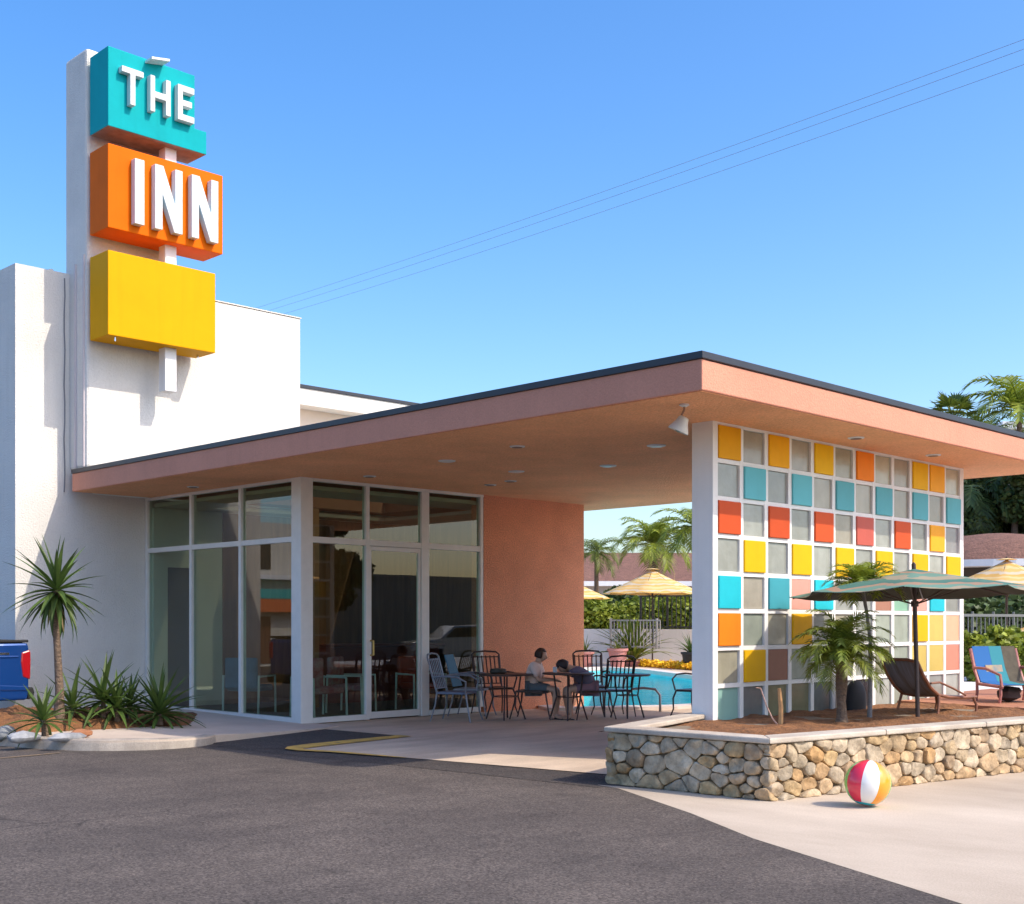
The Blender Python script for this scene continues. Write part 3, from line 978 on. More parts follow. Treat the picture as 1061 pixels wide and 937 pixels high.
# upper storey seen over the canopy
mb = MB(BO); mb.box(13.6, 20.0, 22.45, 30.0, -0.02, 6.14); mb.build('upper_storey', mat('cream_stucco', (0.72, 0.60, 0.50), 0.85, var=0.06, bump=0.4, bscale=40), bld)
mb = MB(BO); mb.box(13.3, 20.4, 22.0, 30.4, 6.142, 6.50); up = mb.build('upper_roof', WHITE, bld, bevel=0.01)
mb = MB(BO); mb.box(13.27, 20.43, 21.97, 30.43, 6.502, 6.57); mb.build('upper_flashing', FLASH, up)

# ------------------------------------------------------------------ recessed downlights under the canopy
def downlight(px, py, label, r=0.10, lit=False):
    D = (ZC - H) * F / (HY - py)
    x, y = at(px, D)
    t_ = thing('recessed_light', label, 'ceiling light', (x, y, ZC), 0, 'recessed round lights in the canopy soffit')
    m_ = MB(); m_.lathe([(r * 0.72, -0.020), (r, -0.016), (r * 1.05, -0.007)], n=24); m_.build('trim_ring', WTRIM, t_, smooth=True)
    m_ = MB(); m_.lathe([(r * 0.70, -0.024), (r * 0.70, -0.0205)], n=20); m_.build('lens', mat('frosted_lens', (0.75, 0.73, 0.70), 0.3) if lit else mat('dark_lens', (0.12, 0.08, 0.06), 0.4), t_)
for px, py, lb, lit in [
    (630, 482, 'round ceiling light with a bright white lens right of the soffit centre', True),
    (680, 461, 'round ceiling light nearest the hanging floodlight', True),
    (536, 462, 'round ceiling light in front of the row nearest the roof edge', False),
    (535, 488, 'round ceiling light in the soffit middle above the terracotta wall', True),
    (529, 498, 'round ceiling light closest to the top of the terracotta wall', False),
    (463, 477, 'bright round ceiling light in front of the glass door', True),
    (508, 502, 'small round ceiling light above the rightmost window pane', False),
    (383, 493, 'round ceiling light just above the left entrance window', False),
    (200, 504, 'round ceiling light over the planting bed side windows', False),
    (887, 453, 'dark round ceiling light above the left half of the tile screen', False),
    (967, 471, 'dark round ceiling light above the right end of the tile screen', False)]:
    downlight(px, py, lb, 0.11 if lit else 0.09, lit)

# hanging floodlight
fl = thing('floodlight', 'white bell shaped floodlight hanging from the canopy corner by the tile screen', 'lamp', (*at(709, 12.1), ZC))
m_ = MB(); m_.lathe([(0.045, -0.001), (0.05, -0.02), (0.02, -0.035)], n=16); m_.build('mount_plate', WTRIM, fl, smooth=True)
m_ = MB(); m_.tube([(0, 0, -0.03), (0.0, 0.0, -0.06), (-0.02, 0.02, -0.12), (0.0, 0.0, -0.16)], 0.011, 8); m_.build('arm', mat('rusty_arm', (0.30, 0.16, 0.10), 0.6), fl, smooth=True)
M_ = Matrix.Translation((0.0, 0.0, -0.13)) @ Matrix.Rotation(R(16), 4, Vector((1, 1, 0))) @ Matrix.Rotation(R(10), 4, 'X')
m_ = MB()
m_.lathe([(0.035, -0.0), (0.05, -0.01), (0.06, -0.05), (0.10, -0.13), (0.105, -0.15), (0.098, -0.15), (0.09, -0.13), (0.05, -0.05)], n=24); m_.xf(M_)
m_.build('lamp_shade', mat('aged_white_metal', (0.60, 0.56, 0.48), 0.45, var=0.15, vscale=9), fl, smooth=True)
m_ = MB(); m_.sphere((0, 0, -0.11), 0.05, 14, 8); m_.xf(M_); m_.build('bulb', mat('green_glass_bulb', (0.25, 0.33, 0.28), 0.1), fl, smooth=True)

# ================================================================== COLOURED TILE SCREEN WALL
SX0, SX1, SY0, SY1 = 10.745, 16.56, 7.77, 8.04
scr = thing('tile_screen_wall', 'white screen wall with a grid of yellow, blue, red and grey square tiles', 'screen wall', (SX0, SY0, 0))
SO = (SX0, SY0, 0)
TX, TP, TW = 10.834, 0.4735, 0.405
TZ, TQ, TH = 3.583, 0.397, 0.350
zb_ = TZ - 7 * TQ - TH
mb = MB(SO)
mb.box(SX0, TX, SY0, SY1, -0.02, ZC - 0.002)
xe = TX + 11 * TP + TW
mb.box(xe, SX1, SY0, SY1, -0.02, ZC - 0.002)
for c in range(11):
    x0 = TX + c * TP + TW
    mb.box(x0, x0 + TP - TW, SY0 + 0.004, SY1 - 0.004, zb_, TZ)
mb.box(TX, xe, SY0 + 0.002, SY1 - 0.002, TZ, ZC - 0.004)
mb.box(TX, xe, SY0 + 0.002, SY1 - 0.002, -0.02, zb_)
for r_ in range(7):
    z1 = TZ - r_ * TQ - TH
    for c in range(12):
        x0 = TX + c * TP
        mb.box(x0, x0 + TW, SY0 + 0.006, SY1 - 0.006, z1 - (TQ - TH), z1)
mb.build('grid_frame', mat('white_screen_paint', (0.80, 0.79, 0.76), 0.75, var=0.05, vscale=2, bump=0.25, bscale=60, streak=0.08), scr)
TC = {
 'y': ('ochre_yellow_tile', (0.80, 0.36, 0.002)), 'Y': ('bright_yellow_tile', (0.80, 0.44, 0.003)), 'O': ('orange_tile', (0.86, 0.22, 0.012)),
 'A': ('amber_tile', (0.85, 0.38, 0.02)), 'B': ('sky_blue_tile', (0.12, 0.44, 0.48)), 'R': ('red_orange_tile', (0.60, 0.085, 0.02)),
 'D': ('faded_red_tile', (0.50, 0.11, 0.08)), 'C': ('cyan_tile', (0.02, 0.48, 0.56)), 'T': ('teal_tile', (0.06, 0.34, 0.40)),
 'P': ('dusty_pink_tile', (0.66, 0.33, 0.26)), 'N': ('brown_tile', (0.36, 0.18, 0.12)), 'g': ('grey_glass_tile', (0.33, 0.345, 0.31)),
 'h': ('warm_grey_tile', (0.34, 0.31, 0.245)), 'k': ('cream_grey_tile', (0.44, 0.41, 0.30)), 'o': ('olive_tile', (0.25, 0.25, 0.15)),
 's': ('slate_tile', (0.15, 0.165, 0.16)), 'm': ('mint_tile', (0.26, 0.44, 0.38)), 'M': ('mustard_tile', (0.58, 0.44, 0.12)),
 'F': ('peach_tile', (0.72, 0.42, 0.26)), 'S': ('salmon_tile', (0.70, 0.26, 0.18)), 'b': ('black_tile', (0.02, 0.02, 0.025)),
 'l': ('lavender_grey_tile', (0.30, 0.29, 0.30)), 'e': ('green_tile', (0.22, 0.40, 0.28)), 'q': ('pale_green_grey_tile', (0.33, 0.37, 0.30))}
rows = ['yhyhYkOkhYAk',
        'gBgBhBhBhBhB',
        'RgRgRhDgRgAl',
        'gYgYgYgYgYgY',
        'ChTPCggNePCg',
        'OqkYgkgqqYMF',
        'kYNqgkgoqMMS',
        'msoossbgqqgg']
def tilemat(k):
    nm, c = TC[k]
    if k in 'yYOABRDCTPNMFSme':
        return mat(nm, c, 0.5, var=0.05, vscale=6, bump=0.06, bscale=30, spec=0.15, streak=0.10, orand=0.09)
    return mat(nm, c, 0.22, col2=tuple(v * 0.78 for v in c), vscale=5, bump=0.3, bscale=14, detail=9, coat=0.25, orand=0.2, streak=0.3)
rnd = random.Random(5)
for r_, row in enumerate(rows):
    for c, k in enumerate(row):
        x0 = TX + c * TP; z1 = TZ - r_ * TQ
        solid = k in 'yYOABRDCTPNMFSm' and not (k == 'm')
        mb = MB(SO)
        y0 = SY0 - 0.018 if (k in 'yYOABRDCT') else (SY0 + 0.010 if solid else SY0 + 0.028)
        dy = rnd.uniform(-0.002, 0.002)
        ee = 0.002
        mb.box(x0 + ee, x0 + TW - ee, y0 + dy, SY0 + 0.12, z1 - TH + ee, z1 - ee)
        o_ = mb.build('tile_panel', tilemat(k), scr, bevel=0.006)

# ================================================================== SIGN PYLON
PO = (9.35, 19.0, 3.9)
sg = thing('sign_pylon', 'tall white sign pylon with teal, orange and yellow boxes reading THE INN', 'sign', PO)
mb = MB(PO); mb.box(9.33, 10.86, 18.965, 19.72, 3.98, 10.71)
mb.build('pylon', WHITE, sg, bevel=0.05)
mb = MB(PO); mb.box(9.31, 9.35, 19.02, 19.06, 4.0, 7.4); mb.box(9.30, 9.34, 19.30, 19.34, 4.0, 7.3); mb.build('corner_trim', mat('pink_grey_trim', (0.62, 0.55, 0.55), 0.6), sg)
mb = MB(PO); mb.box(10.44, 10.65, 18.46, 18.67, 5.29, 9.6); mb.build('post', mat('white_post_paint', (0.80, 0.79, 0.78), 0.6, var=0.04), sg, bevel=0.01)
YB, YF = 18.89, 18.28
def signbox(name, x0, x1, z0, z1, m, extra=None):
    m_ = MB(PO)
    if extra:
        m_.yprism(extra, YF, YB)
    else:
        m_.box(x0, x1, YF, YB, z0, z1)
    return m_.build(name, m, sg, bevel=0.012)
teal = signbox('teal_sign_box', 0, 0, 0, 0, TEAL, [(9.35, 9.27), (11.10, 9.27), (11.10, 9.65), (10.88, 9.65), (10.88, 10.52), (9.35, 10.52)])
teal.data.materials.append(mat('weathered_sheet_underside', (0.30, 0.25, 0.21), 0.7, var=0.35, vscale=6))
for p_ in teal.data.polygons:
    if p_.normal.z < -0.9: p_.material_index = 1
orange = signbox('orange_sign_box', 9.35, 11.41, 7.68, 9.0, ORANGE)
yellow = signbox('yellow_sign_box', 9.35, 11.27, 6.0, 7.33, YELLOW)
# wall brackets behind each box
mb = MB(PO)
for z in (9.7, 8.3, 6.7):
    mb = MB(PO); mb.box(9.7, 9.8, YB + 0.004, 18.962, z, z + 0.1); mb.build('bracket', FRAME, sg)
# small drain fittings under the yellow box
mb = MB(PO); mb.tube([(9.50, 18.34, 5.998), (9.50, 18.34, 5.93)], 0.012, 8); mb.build('drain_stub', CHROME, yellow)
mb = MB(PO); mb.tube([(11.12, 18.6, 5.998), (11.12, 18.6, 5.95)], 0.018, 8)
mb.build('drain_stub', CHROME, yellow)
# inner frame lines on the sign faces
def letter(poly, x, z, w, h, parent, depth=0.12, side=LETTER):
    """poly in unit square"""
    m_ = MB(PO)
    pts = [(x + p[0] * w, z + p[1] * h) for p in poly]
    m_.yprism(pts, YF - depth, YF - 0.004)
    m_.mi = [0] + [1] * (len(m_.f) - 1)
    return m_.build('letter', [LETTER, side], parent, bevel=0.008)
def Xs(px, Y=18.16):
    t = (px - CX) / F
    return Y * (1 + t) / (1 - t)
LT = [(0, 1), (0, .84), (.38, .84), (.38, 0), (.62, 0), (.62, .84), (1, .84), (1, 1)]
LH = [(0, 0), (.23, 0), (.23, .40), (.77, .40), (.77, 0), (1, 0), (1, 1), (.77, 1), (.77, .58), (.23, .58), (.23, 1), (0, 1)]
LE = [(0, 0), (1, 0), (1, .18), (.30, .18), (.30, .42), (.86, .42), (.86, .59), (.30, .59), (.30, .82), (1, .82), (1, 1), (0, 1)]
LI = [(0, 0), (1, 0), (1, 1), (0, 1)]
LN = [(0, 0), (.27, 0), (.27, .56), (.70, 0), (1, 0), (1, 1), (.73, 1), (.73, .44), (.30, 1), (0, 1)]
for poly, a, b_, z0 in ((LT, 126.5, 149, 9.655), (LH, 156, 177, 9.66), (LE, 184.5, 201.5, 9.665)):
    letter(poly, Xs(a), z0, Xs(b_) - Xs(a), 0.575, teal)
for poly, a, b_ in ((LI, 139.5, 149.5), (LN, 160.5, 189), (LN, 198.5, 226)):
    letter(poly, Xs(a), 7.80, Xs(b_) - Xs(a), 1.03, orange, 0.13, LETSIDE)
# small white lamp bracket jutting from the top of the teal box
mb = MB(PO); mb.yprism([(9.98, 10.44), (10.30, 10.50), (10.30, 10.54), (9.98, 10.48)], YF - 0.22, YF - 0.004)
mb.build('top_bracket', LETTER, teal, bevel=0.004)

# ================================================================== FOLIAGE HELPERS
def blade(mb, base, az, el, L, w, droop, seg=5, fold=0.25, rnd=random):
    p = Vector(base); e = el
    side = Vector((-math.sin(az), math.cos(az), 0))
    b = len(mb.v)
    for i in range(seg + 1):
        s = i / seg
        ww = w * (0.55 + 0.9 * s) * (1 - s ** 2.2) if s < 1 else 0
        ww = w * min(1.0, 0.45 + 2.2 * s) * (1 - s ** 1.8)
        d = Vector((math.cos(az) * math.cos(e), math.sin(az) * math.cos(e), math.sin(e)))
        up = side.cross(d) * -1
        mb.v.append(tuple(p - side * ww / 2 + up * ww * fold))
        mb.v.append(tuple(p))
        mb.v.append(tuple(p + side * ww / 2 + up * ww * fold))
        p = p + d * (L / seg)
        e -= droop / seg
    for i in range(seg):
        a = b + i * 3
        mb.face((a, a + 1, a + 4, a + 3)); mb.face((a + 1, a + 2, a + 5, a + 4))

def frond(mb, base, az, el, L, droop, ll, n=16, w=0.03, tilt=0.5, rnd=random, stem=None, hang=0.5):
    p = Vector(base); e = el
    pts = []
    seg = 12
    for i in range(seg + 1):
        d = Vector((math.cos(az) * math.cos(e), math.sin(az) * math.cos(e), math.sin(e)))
        pts.append((p.copy(), d.copy()))
        p = p + d * (L / seg); e -= droop / seg * (0.4 + 1.2 * i / seg)
    (stem or mb).tube([q[0] for q in pts], [max(0.002, L * 0.010 * (1 - 0.85 * i / seg)) for i in range(seg + 1)], 4, cap=False)
    side = Vector((-math.sin(az), math.cos(az), 0))
    for i in range(n):
        s = 0.12 + 0.88 * i / (n - 1)
        k = min(seg - 1, int(s * seg)); fr = s * seg - k
        q = pts[k][0].lerp(pts[min(k + 1, seg)][0], fr); d = pts[k][1]
        up = side.cross(d) * -1
        lw = ll * (0.35 + 0.65 * math.sin(PI * min(1, s * 0.85 + 0.12))) * rnd.uniform(0.85, 1.1)
        for sg_ in (-1, 1):
            dirv = (side * sg_ * 1.0 + d * (0.55 + 0.7 * s) + up * tilt * rnd.uniform(0.3, 1.0)).normalized()
            tip = q + dirv * lw + Vector((0, 0, -hang * lw * rnd.uniform(0.5, 1)))
            mid = q + dirv * lw * 0.5 + Vector((0, 0, -hang * lw * 0.12))
            a = d * (w * 0.5)
            b = len(mb.v)
            mb.v += [tuple(q - a), tuple(q + a), tuple(mid + a * 0.9), tuple(mid - a * 0.9), tuple(tip)]
            mb.face((b, b + 1, b + 2, b + 3)); mb.face((b + 3, b + 2, b + 4))

def palm(name, label, loc, height, crown_r, nf=16, group=None, lean=(0, 0), droop=1.9, tr=0.12, leaf=LEAFP, seed=1, up=0.9, nl=22, dead=0, cat='palm tree'):
    rnd = random.Random(seed)
    t = thing(name, label, cat, loc, 0, group)
    top = Vector((lean[0], lean[1], height))
    m_ = MB()
    k = 9
    m_.tube([Vector((lean[0] * (i / k) ** 1.6, lean[1] * (i / k) ** 1.6, height * i / k)) for i in range(k + 1)],
            [tr * (1.25 - 0.45 * i / k + (0.25 if i == 0 else 0)) for i in range(k + 1)], 10)
    m_.build('trunk', BARK, t, smooth=True)
    m_ = MB()
    for i in range(nf):
        az = i * 2.39996 + rnd.uniform(-.25, .25)
        el = up - (i / nf) * 1.35 + rnd.uniform(-.15, .15)
        frond(m_, top + Vector((0, 0, rnd.uniform(-.05, .1))), az, el, crown_r * rnd.uniform(0.9, 1.15), droop * rnd.uniform(0.8, 1.15), crown_r * 0.36, nl, crown_r * 0.036, rnd=rnd, hang=0.55)
    m_.build('crown', leaf, t, fix=False)
    if dead:
        m_ = MB()
        for i in range(dead):
            frond(m_, top + Vector((0, 0, -0.1)), rnd.uniform(0, 6.28), -0.6, crown_r * 0.8, 1.1, crown_r * 0.25, 12, crown_r * 0.03, rnd=rnd)
        m_.build('dry_fronds', DRYL, t, fix=False)
    return t

def fan_palm(name, label, loc, height, rad, seed=2, nf=26, group=None):
    rnd = random.Random(seed)
    t = thing(name, label, 'palm tree', loc, 0, group)
    m_ = MB(); m_.tube([(0, 0, height * i / 6) for i in range(7)], [0.16 * (1.2 - 0.3 * i / 6) for i in range(7)], 10); m_.build('trunk', BARK, t, smooth=True)
    m_ = MB()
    for i in range(nf):
        az = i * 2.39996; el = 1.25 - (i / nf) * 1.9 + rnd.uniform(-.15, .15)
        d = Vector((math.cos(az) * math.cos(el), math.sin(az) * math.cos(el), math.sin(el)))
        hub = Vector((0, 0, height)) + d * rad * 0.45
        m_.tube([(0, 0, height), hub], 0.018, 4, cap=False)
        side = Vector((-math.sin(az), math.cos(az), 0)); upv = d.cross(side)
        for k in range(-8, 9):
            a = k * R(11)
            dv = (d * math.cos(a) + side * math.sin(a))
            L = rad * 0.58 * (1 - 0.02 * abs(k)) * rnd.uniform(0.9, 1.1)
            wv = side * math.cos(a) - d * math.sin(a)
            b = len(m_.v); w_ = rad * 0.035
            mid = hub + dv * L * 0.55
            tip = hub + dv * L + Vector((0, 0, -0.18 * L * rnd.uniform(.4, 1.4)))
            m_.v += [tuple(hub), tuple(mid - wv * w_), tuple(tip), tuple(mid + wv * w_)]
            m_.face((b, b + 1, b + 2, b + 3))
    m_.build('crown', LEAFP, t, fix=False)
    return t

def leaf_cloud(mb, blobs, count, size, rnd, stretch=1.6):
    tot = sum(b[1][0] * b[1][1] * b[1][2] for b in blobs) or 1
    for c, r3 in blobs:
        nn = int(count * (r3[0] * r3[1] * r3[2]) / tot)
        for _ in range(nn):
            while True:
                q = Vector((rnd.uniform(-1, 1), rnd.uniform(-1, 1), rnd.uniform(-1, 1)))
                if q.length <= 1: break
            q = q * (0.72 + 0.28 * rnd.random()) if rnd.random() < .7 else q.normalized() * rnd.uniform(0.85, 1.12)
            p = Vector((c[0] + q.x * r3[0], c[1] + q.y * r3[1], c[2] + q.z * r3[2]))
            a = Vector((rnd.gauss(0, 1), rnd.gauss(0, 1), rnd.gauss(0, 0.6))).normalized()
            b_ = a.cross(Vector((rnd.gauss(0, 1), rnd.gauss(0, 1), rnd.gauss(0, 1)))).normalized()
            s = size * rnd.uniform(0.6, 1.3)
            k = len(mb.v)
            mb.v += [tuple(p - a * s * stretch / 2), tuple(p + b_ * s / 2), tuple(p + a * s * stretch / 2), tuple(p - b_ * s / 2)]
            mb.face((k, k + 1, k + 2, k + 3))

def tree(name, label, loc, height, rx, rz, seed, leaf=LEAFD, count=9000, size=0.16, group=None, trunk=0.16, nb=16, base=0.35, cat='tree', limbs=True):
    rnd = random.Random(seed)
    t = thing(name, label, cat, loc, rnd.uniform(0, 6), group)
    cz = height - rz
    m_ = MB()
    m_.tube([(0, 0, -0.05), (0.03, 0.02, cz * 0.5), (0.05, -0.03, cz), (0, 0, cz + rz * 0.4)], [trunk * 1.3, trunk, trunk * 0.7, trunk * 0.3], 8)
    blobs = []
    for i in range(nb):
        a = rnd.uniform(0, 2 * PI); rr = rx * math.sqrt(rnd.random()) * 0.78; zz = cz + rz * rnd.uniform(-0.8, 0.8)
        f_ = 1 - abs(zz - cz) / rz * 0.45
        c = (rr * math.cos(a) * f_, rr * math.sin(a) * f_, zz)
        s = rx * rnd.uniform(0.22, 0.42)
        blobs.append((c, (s, s, s * rnd.uniform(0.6, 0.95))))
        if limbs and i % 2 == 0:
            m_.tube([(0, 0, cz * 0.55), (c[0] * 0.5, c[1] * 0.5, (cz * 0.6 + c[2]) / 2), c], [trunk * 0.45, trunk * 0.28, 0.02], 5)
    m_.build('trunk', BARK, t, smooth=True)
    m_ = MB(); leaf_cloud(m_, blobs, count, size, rnd); m_.build('crown', leaf, t, fix=False)
    return t

def yucca_head(mb, c, n, L, w, rnd, lo=-0.9, hi=1.45, droop=0.5):
    for i in range(n):
        az = i * 2.39996 + rnd.uniform(-.2, .2)
        s = i / n
        el = hi - (hi - lo) * s + rnd.uniform(-.12, .12)
        blade(mb, Vector(c) + Vector((0, 0, -0.05 * s)), az, el, L * rnd.uniform(0.8, 1.1), w, droop * (0.4 + 1.6 * s), 6, rnd=rnd)

# ------------------------------------------------------------------ planting bed on the left
rnd = random.Random(21)
p0 = g(61, 752, 0.16)
t = thing('yucca_tree', 'slender yucca tree with a spiky leaf head beside the white wall', 'plant', p0)
DT = (p0.x + p0.y) / S2
hz = zat(612, DT) - p0.z
tp_ = [(0, 0, -0.05), (0.01, 0, 0.25 * hz), (-0.015, 0.01, 0.55 * hz), (-0.03, 0.03, 0.8 * hz), (-0.02, 0.03, hz)]
m_ = MB(); m_.tube(tp_, [0.085, 0.055, 0.045, 0.045, 0.05], 10); m_.build('trunk', BARK, t, smooth=True)
m_ = MB()
yucca_head(m_, (-0.02, 0.03, hz + 0.02), 36, 0.74, 0.088, rnd, lo=-0.5, hi=1.5, droop=0.35)
yucca_head(m_, (-0.02, 0.03, hz - 0.02), 22, 0.68, 0.09, rnd, lo=-1.15, hi=-0.35, droop=0.5)
m_.build('leaf_head', LEAFY, t, fix=False)
m_ = MB()
yucca_head(m_, (-0.02, 0.03, hz - 0.12), 9, 0.42, 0.05, rnd, lo=-1.35, hi=-1.0, droop=0.3)
m_.build('dry_leaves', DRYL, t, fix=False)

def yucca_bush(px, py, ytop, n, L, seed, label, z=0.18, stems=1, w=0.078):
    r_ = random.Random(seed)
    p = g(px, py, z)
    t = thing('yucca_bush', label, 'plant', p, 0, 'spiky yucca plants in the bed by the windows')
    D = (p.x + p.y) / S2
    m_ = MB(); ms = MB()
    for s in range(stems):
        a = r_.uniform(0, 6.28); off = 0.0 if s == 0 else r_.uniform(0.1, 0.22)
        hgt = max(0.06, zat(ytop, D) - z - L * 0.86) * (1.0 if s == 0 else r_.uniform(0.4, 0.8))
        b_ = Vector((off * math.cos(a), off * math.sin(a), 0))
        top = b_ + Vector((r_.uniform(-.04, .04), r_.uniform(-.04, .04), hgt))
        ms.tube([b_ + Vector((0, 0, -0.06)), b_.lerp(top, 0.5), top], [0.045, 0.035, 0.032], 7)
        yucca_head(m_, top, n, L * (1 if s == 0 else 0.85), w, r_, lo=-0.35, hi=1.4, droop=0.45)
    ms.build('stem', BARK, t, smooth=True)
    m_.build('leaves', LEAFY, t, fix=False)
yucca_bush(47, 758, 705, 26, 0.55, 31, 'low yucca clump at the far left beside the blue pickup')
yucca_bush(76, 749, 692, 24, 0.60, 32, 'upright yucca clump just right of the yucca tree trunk')
yucca_bush(107, 748, 680, 34, 0.66, 33, 'tallest yucca clump in the middle of the bed', stems=2)
yucca_bush(134, 746, 698, 20, 0.5, 35, 'small leaning yucca clump between the two big ones')
yucca_bush(166, 747, 692, 62, 0.70, 34, 'broad dense yucca clump in front of the leftmost window', w=0.07)

# rocks and litter at the front of the bed
def rock(name, label, cat, loc, s, seed, m):
    r_ = random.Random(seed)
    m_ = MB()
    m_.sphere((0, 0, 0), 1.0, 12, 8)
    m_.v = [tuple(Vector((v[0] * s[0], v[1] * s[1], v[2] * s[2])) * (1 + 0.28 * mnoise.noise(Vector(v) * 1.6 + Vector((seed, 0, 0))))) for v in m_.v]
    o_ = m_.build(name, m, None, smooth=True, loc=loc); tag(o_, label, cat)
    return o_
rock('white_rock', 'pale flat rock in the soil left of the yucca trunk', 'rock', g(24, 764, 0.15), (0.20, 0.11, 0.07), 1, mat('pale_rock', (0.42, 0.42, 0.43), 0.8, col2=(0.17, 0.18, 0.20), vscale=8))
rock('white_rock', 'pale flat rock just below the yucca trunk', 'rock', g(70, 764, 0.15), (0.22, 0.09, 0.06), 2, MATS['pale_rock'])
rock('grey_rock', 'grey rock at the left photo edge under the pickup', 'rock', g(4, 760, 0.15), (0.16, 0.12, 0.09), 3, mat('grey_rock_m', (0.25, 0.26, 0.27), 0.9, var=0.3, vscale=8))
rock('red_rock', 'reddish brown rock beside the yucca trunk base', 'rock', g(84, 760, 0.17), (0.14, 0.07, 0.05), 4, mat('red_rock_m', (0.36, 0.15, 0.07), 0.9, var=0.3, vscale=8))

# ------------------------------------------------------------------ planter plants
pp = g(872, 749, 0.47)
rnd = random.Random(44)
t = thing('pygmy_palm', 'bushy pygmy palm with drooping fronds in front of the tile screen', 'palm tree', pp)
m_ = MB(); m_.tube([(0, 0, -0.04), (0.005, 0, 0.05), (-0.005, 0, 0.22), (0.0, 0.0, 0.42), (0, 0, 0.66)], [0.085, 0.055, 0.045, 0.062, 0.05], 12); m_.build('trunk', BARK, t, smooth=True)
m_ = MB()
for i in range(40):
    az = i * 2.39996; el = 1.5 - 1.5 * (i / 40) + rnd.uniform(-.12, .12)
    frond(m_, (0, 0, 0.62 + 0.14 * (1 - i / 40)), az, el, 0.53 * rnd.uniform(0.75, 1.15), 1.9 * rnd.uniform(.85, 1.15), 0.20, 26, 0.017, rnd=rnd, hang=0.5)
m_.build('crown', mat('sunlit_palm_leaf', (0.27, 0.29, 0.03), 0.5, col2=(0.10, 0.15, 0.02), vscale=4, island=0.4, transl=0.3), t, fix=False)
m_ = MB()
for i in range(12):
    frond(m_, (0.05 * math.cos(i * 2.4), 0.05 * math.sin(i * 2.4), 0.60), i * 2.39996 + 0.4, 0.9, 0.54, 2.3, 0.19, 24, 0.018, rnd=rnd, hang=0.6)
m_.build('outer_fronds', LEAFYG, t, fix=False)

sp_ = g(902, 744, 0.47)
t = thing('slender_palm', 'young palm with a thin bare grey trunk and small crown above the green umbrella rim', 'palm tree', sp_)
m_ = MB(); m_.tube([(0.03, 0.03, -0.05), (0.01, 0.01, 0.35), (0, 0, 0.8), (-0.03, 0.03, 1.15), (-0.07, 0.06, 1.40)], [0.030, 0.022, 0.019, 0.018, 0.022], 8); m_.build('trunk', mat('grey_trunk', (0.20, 0.19, 0.20), 0.8, var=0.3, vscale=20), t, smooth=True)
m_ = MB()
for i in range(26):
    frond(m_, (-0.07, 0.06, 1.38), i * 2.39996, 1.35 - 1.1 * i / 26, 0.47 * rnd.uniform(.85, 1.1), 1.9, 0.19, 22, 0.02, rnd=rnd, hang=0.35)
m_.build('crown', LEAFYG, t, fix=False)

# wooden stake and a bent twig
m_ = MB(); q = g(809, 751, 0.46)
m_.tube([(0, 0, -0.06), (0.004, 0, 0.18), (-0.012, 0.01, 0.37)], [0.026, 0.024, 0.018], 7)
tag(m_.build('wooden_stake', mat('split_wood', (0.62, 0.34, 0.14), 0.8, var=0.3, vscale=10), None, smooth=True, loc=q), 'short upright wooden stake in the planter soil', 'stake')
m_ = MB(); q = g(806, 751, 0.46)
m_.tube([(0.0, -0.02, -0.03), (-0.06, 0.03, 0.07), (-0.09, 0.08, 0.2), (-0.13, 0.12, 0.37), (-0.2, 0.13, 0.38)], [0.009, 0.008, 0.007, 0.006, 0.004], 6)
tag(m_.build('dry_twig', mat('pinkish_twig', (0.52, 0.32, 0.25), 0.8), None, smooth=True, loc=q), 'thin bent dry twig leaning beside the wooden stake', 'twig')

